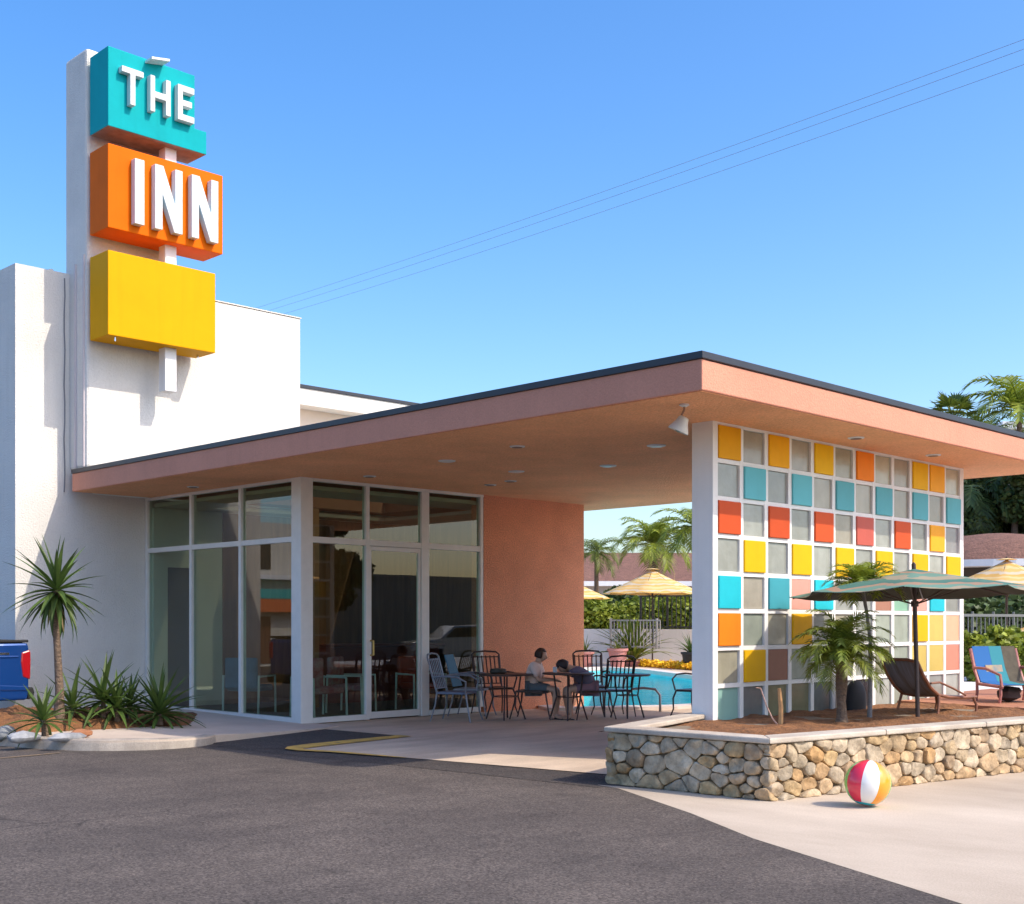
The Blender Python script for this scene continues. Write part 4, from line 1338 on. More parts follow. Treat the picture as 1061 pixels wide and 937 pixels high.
# ------------------------------------------------------------------ parasols
def parasol(name, label, loc, r, zrim, ztop, canvas, nseg=8, pole_m=None, group=None, pole_r=0.022, rot=0.2, vent=True, valance=0.0, base=True, under=None):
    t = thing(name, label, 'parasol', loc, rot, group)
    m_ = MB(); m_.tube([(0, 0, 0), (0, 0, zrim), (0, 0, ztop + 0.05)], pole_r, 10); m_.build('pole', pole_m or IRON, t, smooth=True)
    m_ = MB()
    K = 7
    rings = []
    for j in range(K + 1):
        s = j / K
        ring = []
        for k in range(nseg * 4):
            a = 2 * PI * k / (nseg * 4)
            ph = (k % 4) / 4
            sag = 1 - 0.055 * math.sin(PI * ph) * s
            fl_ = math.cos(PI / nseg) / math.cos((ph - 0.5) * 2 * PI / nseg)
            rr = r * s * fl_ * (1 if s < 1 else sag)
            z = ztop - (ztop - zrim) * (s ** 0.92) - 0.03 * s * math.sin(PI * ph)
            ring.append((rr * math.cos(a), rr * math.sin(a), z))
        rings.append(ring)
    m = nseg * 4
    th = 0.006
    for side, dz in ((0, 0), (1, -th)):
        for ring in rings[0:]:
            m_.v += [(x, y, z + dz) for x, y, z in ring]
    def idx(side, j, k): return side * (K + 1) * m + j * m + (k % m)
    for j in range(K):
        for k in range(m):
            m_.face((idx(0, j, k), idx(0, j + 1, k), idx(0, j + 1, k + 1), idx(0, j, k + 1)))
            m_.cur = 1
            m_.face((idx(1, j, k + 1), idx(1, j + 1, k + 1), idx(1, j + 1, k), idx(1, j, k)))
            m_.cur = 0
    for k in range(m):
        m_.face((idx(0, K, k), idx(1, K, k), idx(1, K, k + 1), idx(0, K, k + 1)))
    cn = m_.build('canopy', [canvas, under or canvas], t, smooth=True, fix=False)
    if vent:
        m_ = MB(); m_.lathe([(r * 0.15, ztop - 0.004), (r * 0.09, ztop + 0.018), (0.012, ztop + 0.035)], n=nseg * 2); m_.build('vent_cap', canvas, cn)
    m_ = MB(); m_.sphere((0, 0, ztop + 0.052), 0.018, 10, 8); m_.build('finial', pole_m or IRON, t, smooth=True)
    m_ = MB()
    for k in range(nseg):
        a = 2 * PI * k / nseg
        m_.tube([(0.02 * math.cos(a), 0.02 * math.sin(a), ztop - 0.03), (r * 0.97 * math.cos(a), r * 0.97 * math.sin(a), zrim - 0.018)], 0.008, 5)
        m_.tube([(0.03 * math.cos(a), 0.03 * math.sin(a), zrim - 0.12), (r * 0.5 * math.cos(a), r * 0.5 * math.sin(a), (zrim + ztop) / 2 - 0.05)], 0.006, 5)
    m_.build('rib', pole_m or IRON, t)
    m_.__init__()
    m_.lathe([(0.04, zrim - 0.15), (0.04, zrim - 0.09)], n=12); m_.build('runner', pole_m or IRON, t)
    if base:
        m_ = MB(); m_.lathe([(0.22, 0.0), (0.22, 0.04), (0.05, 0.06), (0.03, 0.2)], n=18); m_.build('base', IRON, t, smooth=True)
    return t
    return t
gp_ = g(951, 744, 0.48)
DG = (gp_.x + gp_.y) / S2
gpar = parasol('garden_parasol', 'low parasol with faded green, cream and peach bands in the planter', gp_, 1.33, zat(614, DG) - 0.48, zat(589, DG) - 0.48, CANVASG,
        pole_r=0.024, rot=0.4, base=False, vent=False, under=mat('dark_green_underside', (0.045, 0.05, 0.035), 0.9))  # canopy underside coloured darker than its top
gpar.rotation_euler = (R(-1.6), R(1.6), 0.4)
def yparasol(px, D, ytop, yrim, r, label, rot, z=0.0):
    x, y = at(px, D)
    parasol('garden_parasol', label, (x, y, z), r, zat(yrim, D) - z, zat(ytop, D) - z, CANVASY, rot=rot, group='yellow striped parasols around the pool', pole_r=0.028)
yparasol(676, 43, 590, 615, 1.74, 'pale yellow striped parasol beyond the pool left of the tile screen', 0.5)
yparasol(590, 41, 600, 620, 1.35, 'yellow striped parasol half hidden by the terracotta wall', 0.1)
yparasol(1043, 27, 580, 611, 1.45, 'yellow striped parasol right of the tile screen', 0.3, 0.0)
yparasol(1090, 23.5, 640, 661, 1.1, 'low orange yellow parasol at the right photo edge', 0.9, 0.0)

# ------------------------------------------------------------------ chaise lounge in the planter
def chaise(name, label, loc, rz):
    t = thing(name, label, 'lounge chair', loc, rz, None, 0.80)
    # local x runs from the head end (0) to the foot end (1.75)
    fr_m = mat('red_brown_wood', (0.26, 0.10, 0.05), 0.5, var=0.4, vscale=8)
    sling = mat('grey_blue_sling', (0.22, 0.25, 0.31), 0.7, col2=(0.12, 0.10, 0.09), vscale=4, stretch=(0.3, 5, 0.3))
    side = [(-0.42, 0.74), (-0.30, 0.56), (-0.13, 0.38), (0.05, 0.27), (0.3, 0.23), (0.65, 0.215), (0.95, 0.21)]
    for s in (-1, 1):
        m_ = MB(); m_.tube([(x, s * 0.30, z) for x, z in side], 0.024, 8); m_.build('side_rail', fr_m, t, smooth=True)
        m_ = MB(); m_.tube([(0.05, s * 0.31, 0.26), (0.02, s * 0.33, 0.12), (-0.02, s * 0.34, 0.0)], [0.022, 0.02, 0.018], 8); m_.build('leg', fr_m, t, smooth=True)
        m_ = MB(); m_.tube([(0.86, s * 0.31, 0.21), (0.91, s * 0.33, 0.1), (0.89, s * 0.34, 0.0)], [0.022, 0.02, 0.018], 8); m_.build('leg', fr_m, t, smooth=True)
        m_ = MB(); m_.tube([(-0.16, s * 0.33, 0.44), (0.0, s * 0.36, 0.45), (0.3, s * 0.36, 0.36), (0.62, s * 0.35, 0.25)], 0.016, 8); m_.build('armrest', fr_m, t, smooth=True)
    m_ = MB()
    n_ = len(side)
    for yy in (-0.285, 0.285):
        for dz in (0.012, 0.0):
            m_.v += [(x, yy, z + dz) for x, z in side]
    I = lambda a, b_, i: (a * 2 + b_) * n_ + i
    for i in range(n_ - 1):
        m_.face((I(0, 0, i), I(0, 0, i + 1), I(1, 0, i + 1), I(1, 0, i)))
        m_.face((I(0, 1, i), I(1, 1, i), I(1, 1, i + 1), I(0, 1, i + 1)))
        m_.face((I(0, 0, i), I(0, 1, i), I(0, 1, i + 1), I(0, 0, i + 1)))
        m_.face((I(1, 0, i), I(1, 0, i + 1), I(1, 1, i + 1), I(1, 1, i)))
    m_.build('sling', sling, t, smooth=True)
    m_ = MB(); m_.tube([(-0.42, -0.30, 0.74), (-0.45, -0.15, 0.77), (-0.45, 0.15, 0.77), (-0.42, 0.30, 0.74)], 0.022, 8); m_.build('head_bar', fr_m, t, smooth=True)
    return t
c0 = g(951, 739, 0.47); c1 = g(1000, 735, 0.48)
dv = Vector((c1.x - c0.x, c1.y - c0.y)).normalized()
rzc = R(-9)
chaise('chaise_lounge', 'dark sling chaise lounge with raised back under the green parasol', (c0.x, c0.y, 0.47), rzc)

# ------------------------------------------------------------------ iron patio chairs
def patio_chair(label, loc, rz, m=IRON, seatm=None, sling=None, group='iron patio chairs under the canopy', sc_=1.0, back=True):
    t = thing('patio_chair', label, 'chair', loc, rz, group, sc_)
    w, d, h = 0.24, 0.23, 0.43
    m_ = MB(); m_.prism([(-w, -d), (w, -d), (w + 0.02, d * 0.8), (w - 0.03, d + 0.03), (-w + 0.03, d + 0.03), (-w - 0.02, d * 0.8)], h - 0.02, h + 0.012)
    m_.build('seat', seatm or m, t, bevel=0.006)
    if sling:
        m_ = MB(); a_ = [(-w + 0.02, -d - 0.02, h + 0.04), (w - 0.02, -d - 0.02, h + 0.04), (w - 0.03, -d - 0.17, 0.97), (-w + 0.03, -d - 0.17, 0.97)]
        m_.add(a_ + [(x, y + 0.02, z) for x, y, z in a_], [(0, 1, 2, 3), (7, 6, 5, 4), (0, 4, 5, 1), (1, 5, 6, 2), (2, 6, 7, 3), (3, 7, 4, 0)])
        m_.build('backrest', sling, t)
    elif back:
        m_ = MB()
        for k in range(7):
            x = (-1 + 2 * k / 6) * (w - 0.03)
            m_.bar((x, -d - 0.01, h + 0.05), (x * 1.05, -d - 0.14, 0.94), 0.020, 0.008, (0, 1, 0))
        m_.tube([(-w + 0.01, -d, h), (-w + 0.005, -d - 0.08, 0.70), (-w, -d - 0.15, 0.96), (-w + 0.05, -d - 0.165, 1.0), (0, -d - 0.17, 1.015), (w - 0.05, -d - 0.165, 1.0), (w, -d - 0.15, 0.96), (w - 0.005, -d - 0.08, 0.70), (w - 0.01, -d, h)], 0.015, 8)
        m_.tube([(-w + 0.01, -d - 0.01, h + 0.06), (w - 0.01, -d - 0.01, h + 0.06)], 0.010, 6)
        m_.tube([(-w + 0.01, -d - 0.13, 0.92), (w - 0.01, -d - 0.13, 0.92)], 0.010, 6)
        m_.build('backrest', m, t, smooth=True)
    for s in (-1, 1):
        if back:
          m_ = MB(); m_.tube([(s * (w + 0.005), -d - 0.06, 0.66), (s * (w + 0.05), -d + 0.1, 0.68), (s * (w + 0.06), d * 0.5, 0.67), (s * (w + 0.05), d + 0.02, 0.60), (s * (w + 0.01), d, h)], 0.014, 8); m_.build('armrest', m, t, smooth=True)
        m_ = MB(); m_.tube([(s * (w - 0.01), d, h), (s * (w + 0.03), d + 0.03, 0.3), (s * (w + 0.01), d + 0.05, 0.14), (s * (w + 0.05), d + 0.09, 0.0)], [0.015, 0.014, 0.012, 0.011], 8); m_.build('leg', m, t, smooth=True)
        m_ = MB(); m_.tube([(s * (w - 0.01), -d, h), (s * (w + 0.01), -d - 0.02, 0.25), (s * (w + 0.03), -d - 0.09, 0.0)], [0.015, 0.013, 0.011], 8); m_.build('leg', m, t, smooth=True)
    return t
def gp3(px, D, z=0.014):
    x, y = at(px, D); return (x, y, z)
patio_chair('grey iron armchair in profile nearest the glass door', gp3(473, 18.9), R(-152), IRONG, mat('blue_grey_cushion', (0.16, 0.19, 0.26), 0.8))
patio_chair('patio chair with a plain blue panel back against the window', gp3(489, 19.9), R(-150), IRONG, None, mat('blue_panel_fabric', (0.08, 0.19, 0.27), 0.8, var=0.1))
patio_chair('brown slatted iron chair behind the table by the window edge', gp3(512, 20.2), R(158), IRON)
patio_chair('backless iron seat under the seated person in the pale top', gp3(553, 19.35), R(-148), IRON, back=False)
patio_chair('backless iron seat under the person slumped over the table', gp3(612, 19.35), R(60), IRON, back=False)
patio_chair('brown slatted iron chair facing the lot right of the slumped person', gp3(612, 20.6), R(140), IRON)
patio_chair('iron armchair seen against the pool nearest the terracotta wall', gp3(636, 19.9), R(-30), IRON, sc_=0.95)
patio_chair('iron armchair with mesh back half hidden by the tile screen', gp3(722, 19.5), R(95), IRON, None, mat('blue_black_mesh', (0.05, 0.06, 0.12), 0.8, var=0.3))

def round_table(label, loc, r, h=0.70, m=IRON):
    t = thing('patio_table', label, 'table', loc, 0.4, 'iron patio tables under the canopy')
    m_ = MB(); m_.lathe([(r - 0.02, h - 0.03), (r, h - 0.022), (r, h - 0.004), (r - 0.01, h)], n=30); m_.build('tabletop', m, t, smooth=True)
    for k in range(4):
        a = k * PI / 2 + 0.3
        m_ = MB(); m_.tube([(0.55 * r * math.cos(a), 0.55 * r * math.sin(a), h - 0.03), (0.45 * r * math.cos(a), 0.45 * r * math.sin(a), 0.35), (0.72 * r * math.cos(a), 0.72 * r * math.sin(a), 0.0)], 0.013, 8); m_.build('leg', m, t, smooth=True)
    m_ = MB(); m_.tube([(0.45 * r * math.cos(k * PI / 6), 0.45 * r * math.sin(k * PI / 6), 0.35) for k in range(13)], 0.008, 6); m_.build('ring_brace', m, t, smooth=True)
    return t
round_table('iron table left of the seated person in the pale top', gp3(524, 19.2), 0.42)
round_table('iron table between the two seated people', gp3(589, 19.1), 0.40, 0.72)
round_table('iron table in front of the turquoise pool', gp3(650, 19.5), 0.36, 0.68)

# small things on the tables
m_ = MB(); m_.lathe([(0.11, 0.0), (0.13, 0.02), (0.12, 0.07), (0.06, 0.08)], n=16)
tag(m_.build('plant_bowl', mat('dark_bowl', (0.05, 0.045, 0.03), 0.6), None, smooth=True, loc=gp3(516, 19.2, 0.715)), 'dark shallow bowl on the table left of the seated person', 'bowl')
m_ = MB(); m_.lathe([(0.03, 0.0), (0.035, 0.08), (0.03, 0.085)], n=12)
tag(m_.build('cup', WTRIM, None, smooth=True, loc=gp3(575, 19.1, 0.735)), 'small pale cup on the table between the two people', 'cup')

# chair with towels on the terrace
ac = g(1043, 727, 0.50)
t = thing('sling_armchair', 'low armchair draped with blue and brown towels on the terracotta terrace', 'armchair', ac, R(150), None, 0.92)
fm = mat('rosy_wood', (0.42, 0.16, 0.14), 0.5, var=0.3)
for s in (-1, 1):
    m_ = MB(); m_.tube([(s * 0.36, -0.30, 0.72), (s * 0.36, -0.20, 0.42), (s * 0.36, -0.10, 0.24), (s * 0.36, 0.40, 0.22)], 0.022, 8); m_.build('side_rail', fm, t, smooth=True)
    for yy, tz in ((-0.15, 0.30), (0.36, 0.22)):
        m_ = MB(); m_.tube([(s * 0.36, yy, tz), (s * 0.38, yy + 0.03, 0.12), (s * 0.38, yy, 0.0)], 0.02, 8); m_.build('leg', fm, t, smooth=True)
    m_ = MB(); m_.tube([(s * 0.37, -0.22, 0.46), (s * 0.40, 0.1, 0.46), (s * 0.38, 0.38, 0.38), (s * 0.37, 0.4, 0.22)], 0.02, 8); m_.build('armrest', fm, t, smooth=True)
def strip_cloth(x0, x1, name, m, lift=0.0):
    prof = [(-0.32, 0.74), (-0.22, 0.44), (-0.12, 0.26), (0.1, 0.235), (0.42, 0.235)]
    m_ = MB(); k = len(prof)
    for x in (x0, x1):
        for dz in (0.026 + lift, 0.008 + lift):
            m_.v += [(x, y + dz, z + dz * 0.6) for y, z in prof]
    I = lambda a, b_, i: (a * 2 + b_) * k + i
    for i in range(k - 1):
        m_.face((I(0, 0, i), I(1, 0, i), I(1, 0, i + 1), I(0, 0, i + 1)))
        m_.face((I(0, 1, i), I(0, 1, i + 1), I(1, 1, i + 1), I(1, 1, i)))
        m_.face((I(0, 0, i), I(0, 0, i + 1), I(0, 1, i + 1), I(0, 1, i)))
        m_.face((I(1, 0, i), I(1, 1, i), I(1, 1, i + 1), I(1, 0, i + 1)))
    m_.build(name, m, t, smooth=True)
strip_cloth(0.08, 0.34, 'backrest', mat('deep_blue_fabric', (0.01, 0.12, 0.36), 0.8))
strip_cloth(-0.12, 0.078, 'backrest', mat('teal_fabric', (0.02, 0.22, 0.27), 0.8))
strip_cloth(-0.34, -0.122, 'backrest', mat('brown_fabric', (0.10, 0.085, 0.06), 0.9, var=0.3, vscale=12))
mb_ = MB(); mb_.box(-0.08, 0.16, -0.20, -0.17, 0.0, 0.22)
o_ = mb_.build('towel', mat('tan_print_towel', (0.55, 0.36, 0.16), 0.9, col2=(0.20, 0.25, 0.28), vscale=9), None, loc=(0, 0, 0))
o_.matrix_world = Matrix.Translation(ac) @ Matrix.Rotation(R(150), 4, 'Z') @ Matrix.Translation((0.02, 0.05, 0.30)) @ Matrix.Rotation(R(18), 4, 'X')
tag(o_, 'tan printed towel hanging on the blue armchair back', 'towel')
rock('dark_bag', 'dark lumpy beach bag under the blue armchair', 'bag', ac + Vector((-0.05, -0.05, 0.10)), (0.22, 0.14, 0.10), 6, mat('dark_bag_m', (0.06, 0.035, 0.03), 0.8))
# dark round ball-like shade item behind the slender palm: black barbecue kettle
q = g(897, 742, 0.47)
m_ = MB(); m_.lathe([(0.17, -0.03), (0.175, 0.08), (0.165, 0.20), (0.135, 0.28), (0.08, 0.335), (0.02, 0.35)], n=22, sy=0.6)
tag(m_.build('black_dome', mat('black_cover', (0.018, 0.018, 0.022), 0.75), None, smooth=True, loc=(q.x + 0.75, q.y + 0.55, 0.47)), 'black covered dome shape on the soil against the tile screen', 'grill')

# ------------------------------------------------------------------ beach ball
bx = g(899, 835, 0.008)
BR = 0.186
m_ = MB()
nl, nm = 48, 24
cols = [mat('ball_pink', (0.80, 0.03, 0.07), 0.25, coat=0.6), mat('ball_white', (0.82, 0.80, 0.76), 0.25, coat=0.6), mat('ball_orange', (0.88, 0.33, 0.02), 0.25, coat=0.6),
        mat('ball_yellow', (0.80, 0.62, 0.03), 0.25, coat=0.6), mat('ball_cyan', (0.02, 0.50, 0.60), 0.25, coat=0.6), mat('ball_green', (0.20, 0.55, 0.10), 0.25, coat=0.6),
        mat('ball_red', (0.75, 0.03, 0.03), 0.25, coat=0.6)]
def bv(i, k):
    th = PI * i / nm; a = 2 * PI * k / nl
    seam = 1 - 0.012 * (1 if (k % 6) == 0 else 0)
    return (BR * seam * math.sin(th) * math.cos(a), BR * seam * math.sin(th) * math.sin(a), BR * math.cos(th))
top = 0; m_.v.append((0, 0, BR))
for i in range(1, nm):
    for k in range(nl): m_.v.append(bv(i, k))
m_.v.append((0, 0, -BR)); bot = len(m_.v) - 1
V = lambda i, k: 1 + (i - 1) * nl + k % nl
for k in range(nl):
    seg_ = [5, 0, 1, 2, 5, 6, 3, 4][(k // 6) % 8]
    for i in range(1, nm - 1):
        m_.cur = seg_ if 2 < i < 20 else (4 if i >= 20 and i < 22 else (6 if i >= 22 else 1))
        if i <= 2: m_.cur = seg_
        m_.face((V(i, k), V(i + 1, k), V(i + 1, k + 1), V(i, k + 1)))
    m_.cur = 1; m_.face((top, V(1, k), V(1, k + 1)))
    m_.cur = 6; m_.face((bot, V(nm - 1, k + 1), V(nm - 1, k)))
ball = m_.build('beach_ball', cols, None, smooth=True, fix=True, loc=(bx.x, bx.y, BR + 0.009))
ball.rotation_euler = (R(9), R(-6), R(-257))
tag(ball, 'inflated beach ball with pink, white, orange and green panels on the concrete', 'beach ball')

# ================================================================== PICKUP
def wheel(parent, x, y, r, w, side):
    m_ = MB(); m_.lathe([(r * 0.6, -w / 2), (r * 0.96, -w / 2), (r, -w / 2 + 0.03), (r, w / 2 - 0.03), (r * 0.96, w / 2), (r * 0.6, w / 2)], n=28); m_.xf(Matrix.Translation((x, y, r)) @ Matrix.Rotation(PI / 2, 4, 'X'))
    wh = m_.build('wheel', TIREM, parent, smooth=True)
    m_ = MB(); m_.lathe([(r * 0.6, -w / 2 + 0.02), (r * 0.58, w / 2 - 0.04), (r * 0.2, w / 2 - 0.02), (r * 0.1, w / 2)], n=20); m_.xf(Matrix.Translation((x, y, r)) @ Matrix.Rotation(PI / 2 * side, 4, 'X'))
    m_.build('rim', CHROME, wh, smooth=True)
px_ = (7.98, 18.02)
tr = thing('pickup_truck', 'blue pickup truck with red tail light at the left photo edge', 'truck', (px_[0], px_[1], 0), 0)
# local: rear at x=0, front at x=-5.4, visible flank at y=0, far flank at y=1.9
m_ = MB()
side = [(-5.35, 0.45), (-5.4, 0.75), (-5.3, 1.02), (-3.95, 1.12), (-3.8, 1.16), (-0.02, 1.20), (0.0, 1.12), (0.0, 0.50), (-0.03, 0.36), (-0.66, 0.36), (-0.66, 0.62), (-0.78, 0.80), (-1.0, 0.90), (-1.24, 0.90), (-1.46, 0.80), (-1.58, 0.62), (-1.62, 0.40), (-3.7, 0.40), (-3.74, 0.62), (-3.86, 0.80), (-4.08, 0.90), (-4.32, 0.90), (-4.54, 0.80), (-4.66, 0.62), (-4.70, 0.42)]
m_.yprism(side, 0.0, 1.9)
body = m_.build('body', BLUEP, tr, bevel=0.035)
m_ = MB(); m_.box(-1.95, -0.06, 0.10, 1.80, 1.195, 1.205); m_.build('bed_floor', TIREM, tr)
m_ = MB(); m_.box(-2.0, -0.01, 0.0, 0.10, 1.206, 1.245); m_.box(-2.0, -0.01, 1.80, 1.90, 1.206, 1.245); m_.box(-0.11, -0.01, 0.101, 1.799, 1.206, 1.24); m_.build('bed_rail', TIREM, tr, bevel=0.012)
m_ = MB(); m_.add([(-3.9, 0.08, 1.12), (-3.9, 1.82, 1.12), (-2.05, 0.08, 1.18), (-2.05, 1.82, 1.18), (-3.25, 0.22, 1.72), (-3.25, 1.68, 1.72), (-2.2, 0.22, 1.74), (-2.2, 1.68, 1.74)],
                  [(0, 2, 6, 4), (1, 5, 7, 3), (0, 4, 5, 1), (2, 3, 7, 6), (4, 6, 7, 5), (0, 1, 3, 2)]); m_.build('cab', BLUEP, tr, bevel=0.04)
m_ = MB(); m_.add([(-3.6, 0.135, 1.2), (-2.25, 0.115, 1.24), (-2.32, 0.185, 1.62), (-3.22, 0.185, 1.62)], [(0, 1, 2, 3)])
m_.v += [(v[0], v[1] + 0.02, v[2]) for v in m_.v]; m_.face((7, 6, 5, 4)); m_.build('side_window', CARGL, tr)
m_ = MB(); m_.yprism([(-0.10, 0.70), (0.012, 0.66), (0.020, 0.95), (0.012, 1.10), (-0.12, 1.06), (-0.13, 0.92)], -0.014, 0.10); m_.build('tail_light', REDL, tr, bevel=0.02)
m_ = MB(); m_.yprism([(-1.0, 0.985), (-0.16, 0.985), (-0.16, 1.01), (-1.0, 1.02)], -0.012, 0.01); m_.yprism([(-0.62, 0.52), (-0.02, 0.50), (-0.02, 0.56), (-0.62, 0.60)], -0.016, 0.01); m_.build('body_crease', BLUEP, tr, bevel=0.006)
m_ = MB(); m_.box(-0.14, 0.015, 1.80, 1.912, 0.82, 1.13); m_.build('tail_light', REDL, tr, bevel=0.015)
m_ = MB(); m_.yprism([(0.004, 0.36), (0.09, 0.38), (0.11, 0.46), (0.09, 0.54), (0.004, 0.54)], 0.06, 1.84); m_.build('rear_bumper', TIREM, tr, bevel=0.02)
m_ = MB(); m_.box(-0.62, -0.30, -0.006, 0.01, 1.03, 1.06); m_.build('badge_strip', CHROME, tr)
for x in (-1.12, -4.2):
    for y, s in ((0.14, 1), (1.76, -1)): wheel(tr, x, y, 0.37, 0.24, s)

# parked car seen mirrored in the right window pane, with the wall behind it
cr = thing('parked_car', 'pale parked car across the forecourt, mirrored in the right window', 'car', (30.0, -2.2, 0), R(25))
m_ = MB()
prof = [(-2.2, 0.3), (-2.25, 0.6), (-2.15, 0.82), (-1.2, 0.95), (-0.7, 1.38), (0.6, 1.42), (1.3, 1.0), (2.1, 0.9), (2.2, 0.6), (2.15, 0.3)]
m_.yprism(prof, -0.85, 0.85); m_.build('body', mat('silver_car_paint', (0.5, 0.5, 0.48), 0.3, coat=0.8, metal=0.4), cr, bevel=0.06)
m_ = MB(); m_.yprism([(-1.02, 0.98), (-0.66, 1.31), (0.54, 1.35), (1.05, 1.02)], -0.865, 0.865); m_.build('side_window', CARGL, cr)
for x in (-1.4, 1.35):
    for y, s in ((-0.78, 1), (0.78, -1)): wheel(cr, x, y, 0.31, 0.2, s)
mb = MB((24, -9, 0)); mb.box(20, 52, -9.3, -9.0, 0, 3.3); mb.box(20, 52, -9.35, -8.95, 3.302, 3.42)
tag(mb.build('boundary_wall', mat('beige_wall', (0.44, 0.38, 0.29), 0.9, var=0.1)), 'long beige wall across the lot, mirrored in the right windows', 'wall')

# motel wing on the far left, mirrored in the left panes
wg = thing('motel_wing', 'pale motel wing with teal and orange bands, mirrored in the left windows', 'building', (-5.5, 36, 0), R(0))
m_ = MB(); m_.box(-12, 12.5, 0, 9, 0, 4.9); m_.build('wall', mat('pale_wing_wall', (0.62, 0.60, 0.54), 0.85), wg)
m_ = MB(); m_.box(-12.1, 12.6, -0.5, -0.01, 2.30, 2.62); m_.build('teal_band', mat('teal_band_m', (0.03, 0.40, 0.40), 0.6), wg)
m_ = MB(); m_.box(-12.1, 12.6, -0.5, -0.01, 1.85, 2.29); m_.build('orange_band', mat('orange_band_m', (0.62, 0.16, 0.05), 0.6), wg)
m_ = MB(); m_.box(-12.1, 12.6, -0.55, -0.01, 2.95, 3.1); m_.build('balcony_rail', WTRIM, wg)
for k in range(7):
    m_ = MB(); m_.box(-11 + k * 3.4, -9.3 + k * 3.4, -0.03, -0.004, 3.3, 4.3); m_.build('window', CARGL, wg)
    m_ = MB(); m_.box(-11 + k * 3.4, -9.6 + k * 3.4, -0.03, -0.004, 0.1, 1.7); m_.build('door', mat('brown_room_door', (0.15, 0.07, 0.04), 0.5), wg)

# lobby furniture behind the glass
def lobby_chair(loc, rz, m, label):
    t = thing('lobby_armchair', label, 'armchair', loc, rz, 'armchairs in the lobby')
    m_ = MB(); m_.box(-0.28, 0.28, -0.25, 0.28, 0.36, 0.46); m_.build('seat', m, t, bevel=0.03)
    m_ = MB(); m_.box(-0.28, 0.28, -0.33, -0.25, 0.40, 0.90); m_.build('backrest', m, t, bevel=0.03)
    for s in (-1, 1):
        m_ = MB(); m_.tube([(s * 0.31, -0.3, 0.6), (s * 0.31, 0.28, 0.6), (s * 0.31, 0.30, 0.0)], 0.018, 8); m_.tube([(s * 0.31, -0.3, 0.62), (s * 0.31, -0.32, 0.0)], 0.018, 8); m_.build('side_frame', WTRIM, t)
REDF = mat('red_print_fabric', (0.45, 0.07, 0.08), 0.8, col2=(0.55, 0.35, 0.38), vscale=9)
lobby_chair((11.65, 15.9, 0.035), R(180), REDF, 'red print armchair with white frame inside the left entrance window')
lobby_chair((12.6, 16.3, 0.035), R(-150), REDF, 'red print armchair inside behind the glass door')
lobby_chair((11.3, 17.3, 0.035), R(-60), mat('blue_print_fabric', (0.12, 0.22, 0.36), 0.8, var=0.3), 'blue armchair inside the side windows')
lobby_chair((13.75, 15.9, 0.035), R(170), mat('dark_red_vinyl', (0.40, 0.05, 0.03), 0.5), 'dark red armchair inside the rightmost window')

# ================================================================== PEOPLE
def skin_mesh(name, verts, edges, radii, root=0, lvl=2):
    me = bpy.data.meshes.new(name); me.from_pydata(verts, edges, [])
    ob = bpy.data.objects.new(name, me); COL.objects.link(ob)
    sk = ob.modifiers.new('s', 'SKIN'); sk.use_smooth_shade = True
    for i, r_ in enumerate(radii):
        rr = r_ if isinstance(r_, tuple) else (r_, r_)
        me.skin_vertices[0].data[i].radius = rr
        me.skin_vertices[0].data[i].use_root = (i == root)
    ss = ob.modifiers.new('d', 'SUBSURF'); ss.levels = lvl; ss.render_levels = lvl
    bpy.context.view_layer.update()
    dg = bpy.context.evaluated_depsgraph_get()
    m2 = bpy.data.meshes.new_from_object(ob.evaluated_get(dg))
    bpy.data.objects.remove(ob)
    return m2

def skeleton(pose):
    V, E, Rr = [], [], []
    ids = {}
    def add(nm, p, r, par=None):
        ids[nm] = len(V); V.append(tuple(p)); Rr.append(r)
        if par is not None: E.append((ids[par], ids[nm]))
    return V, E, Rr, ids, add

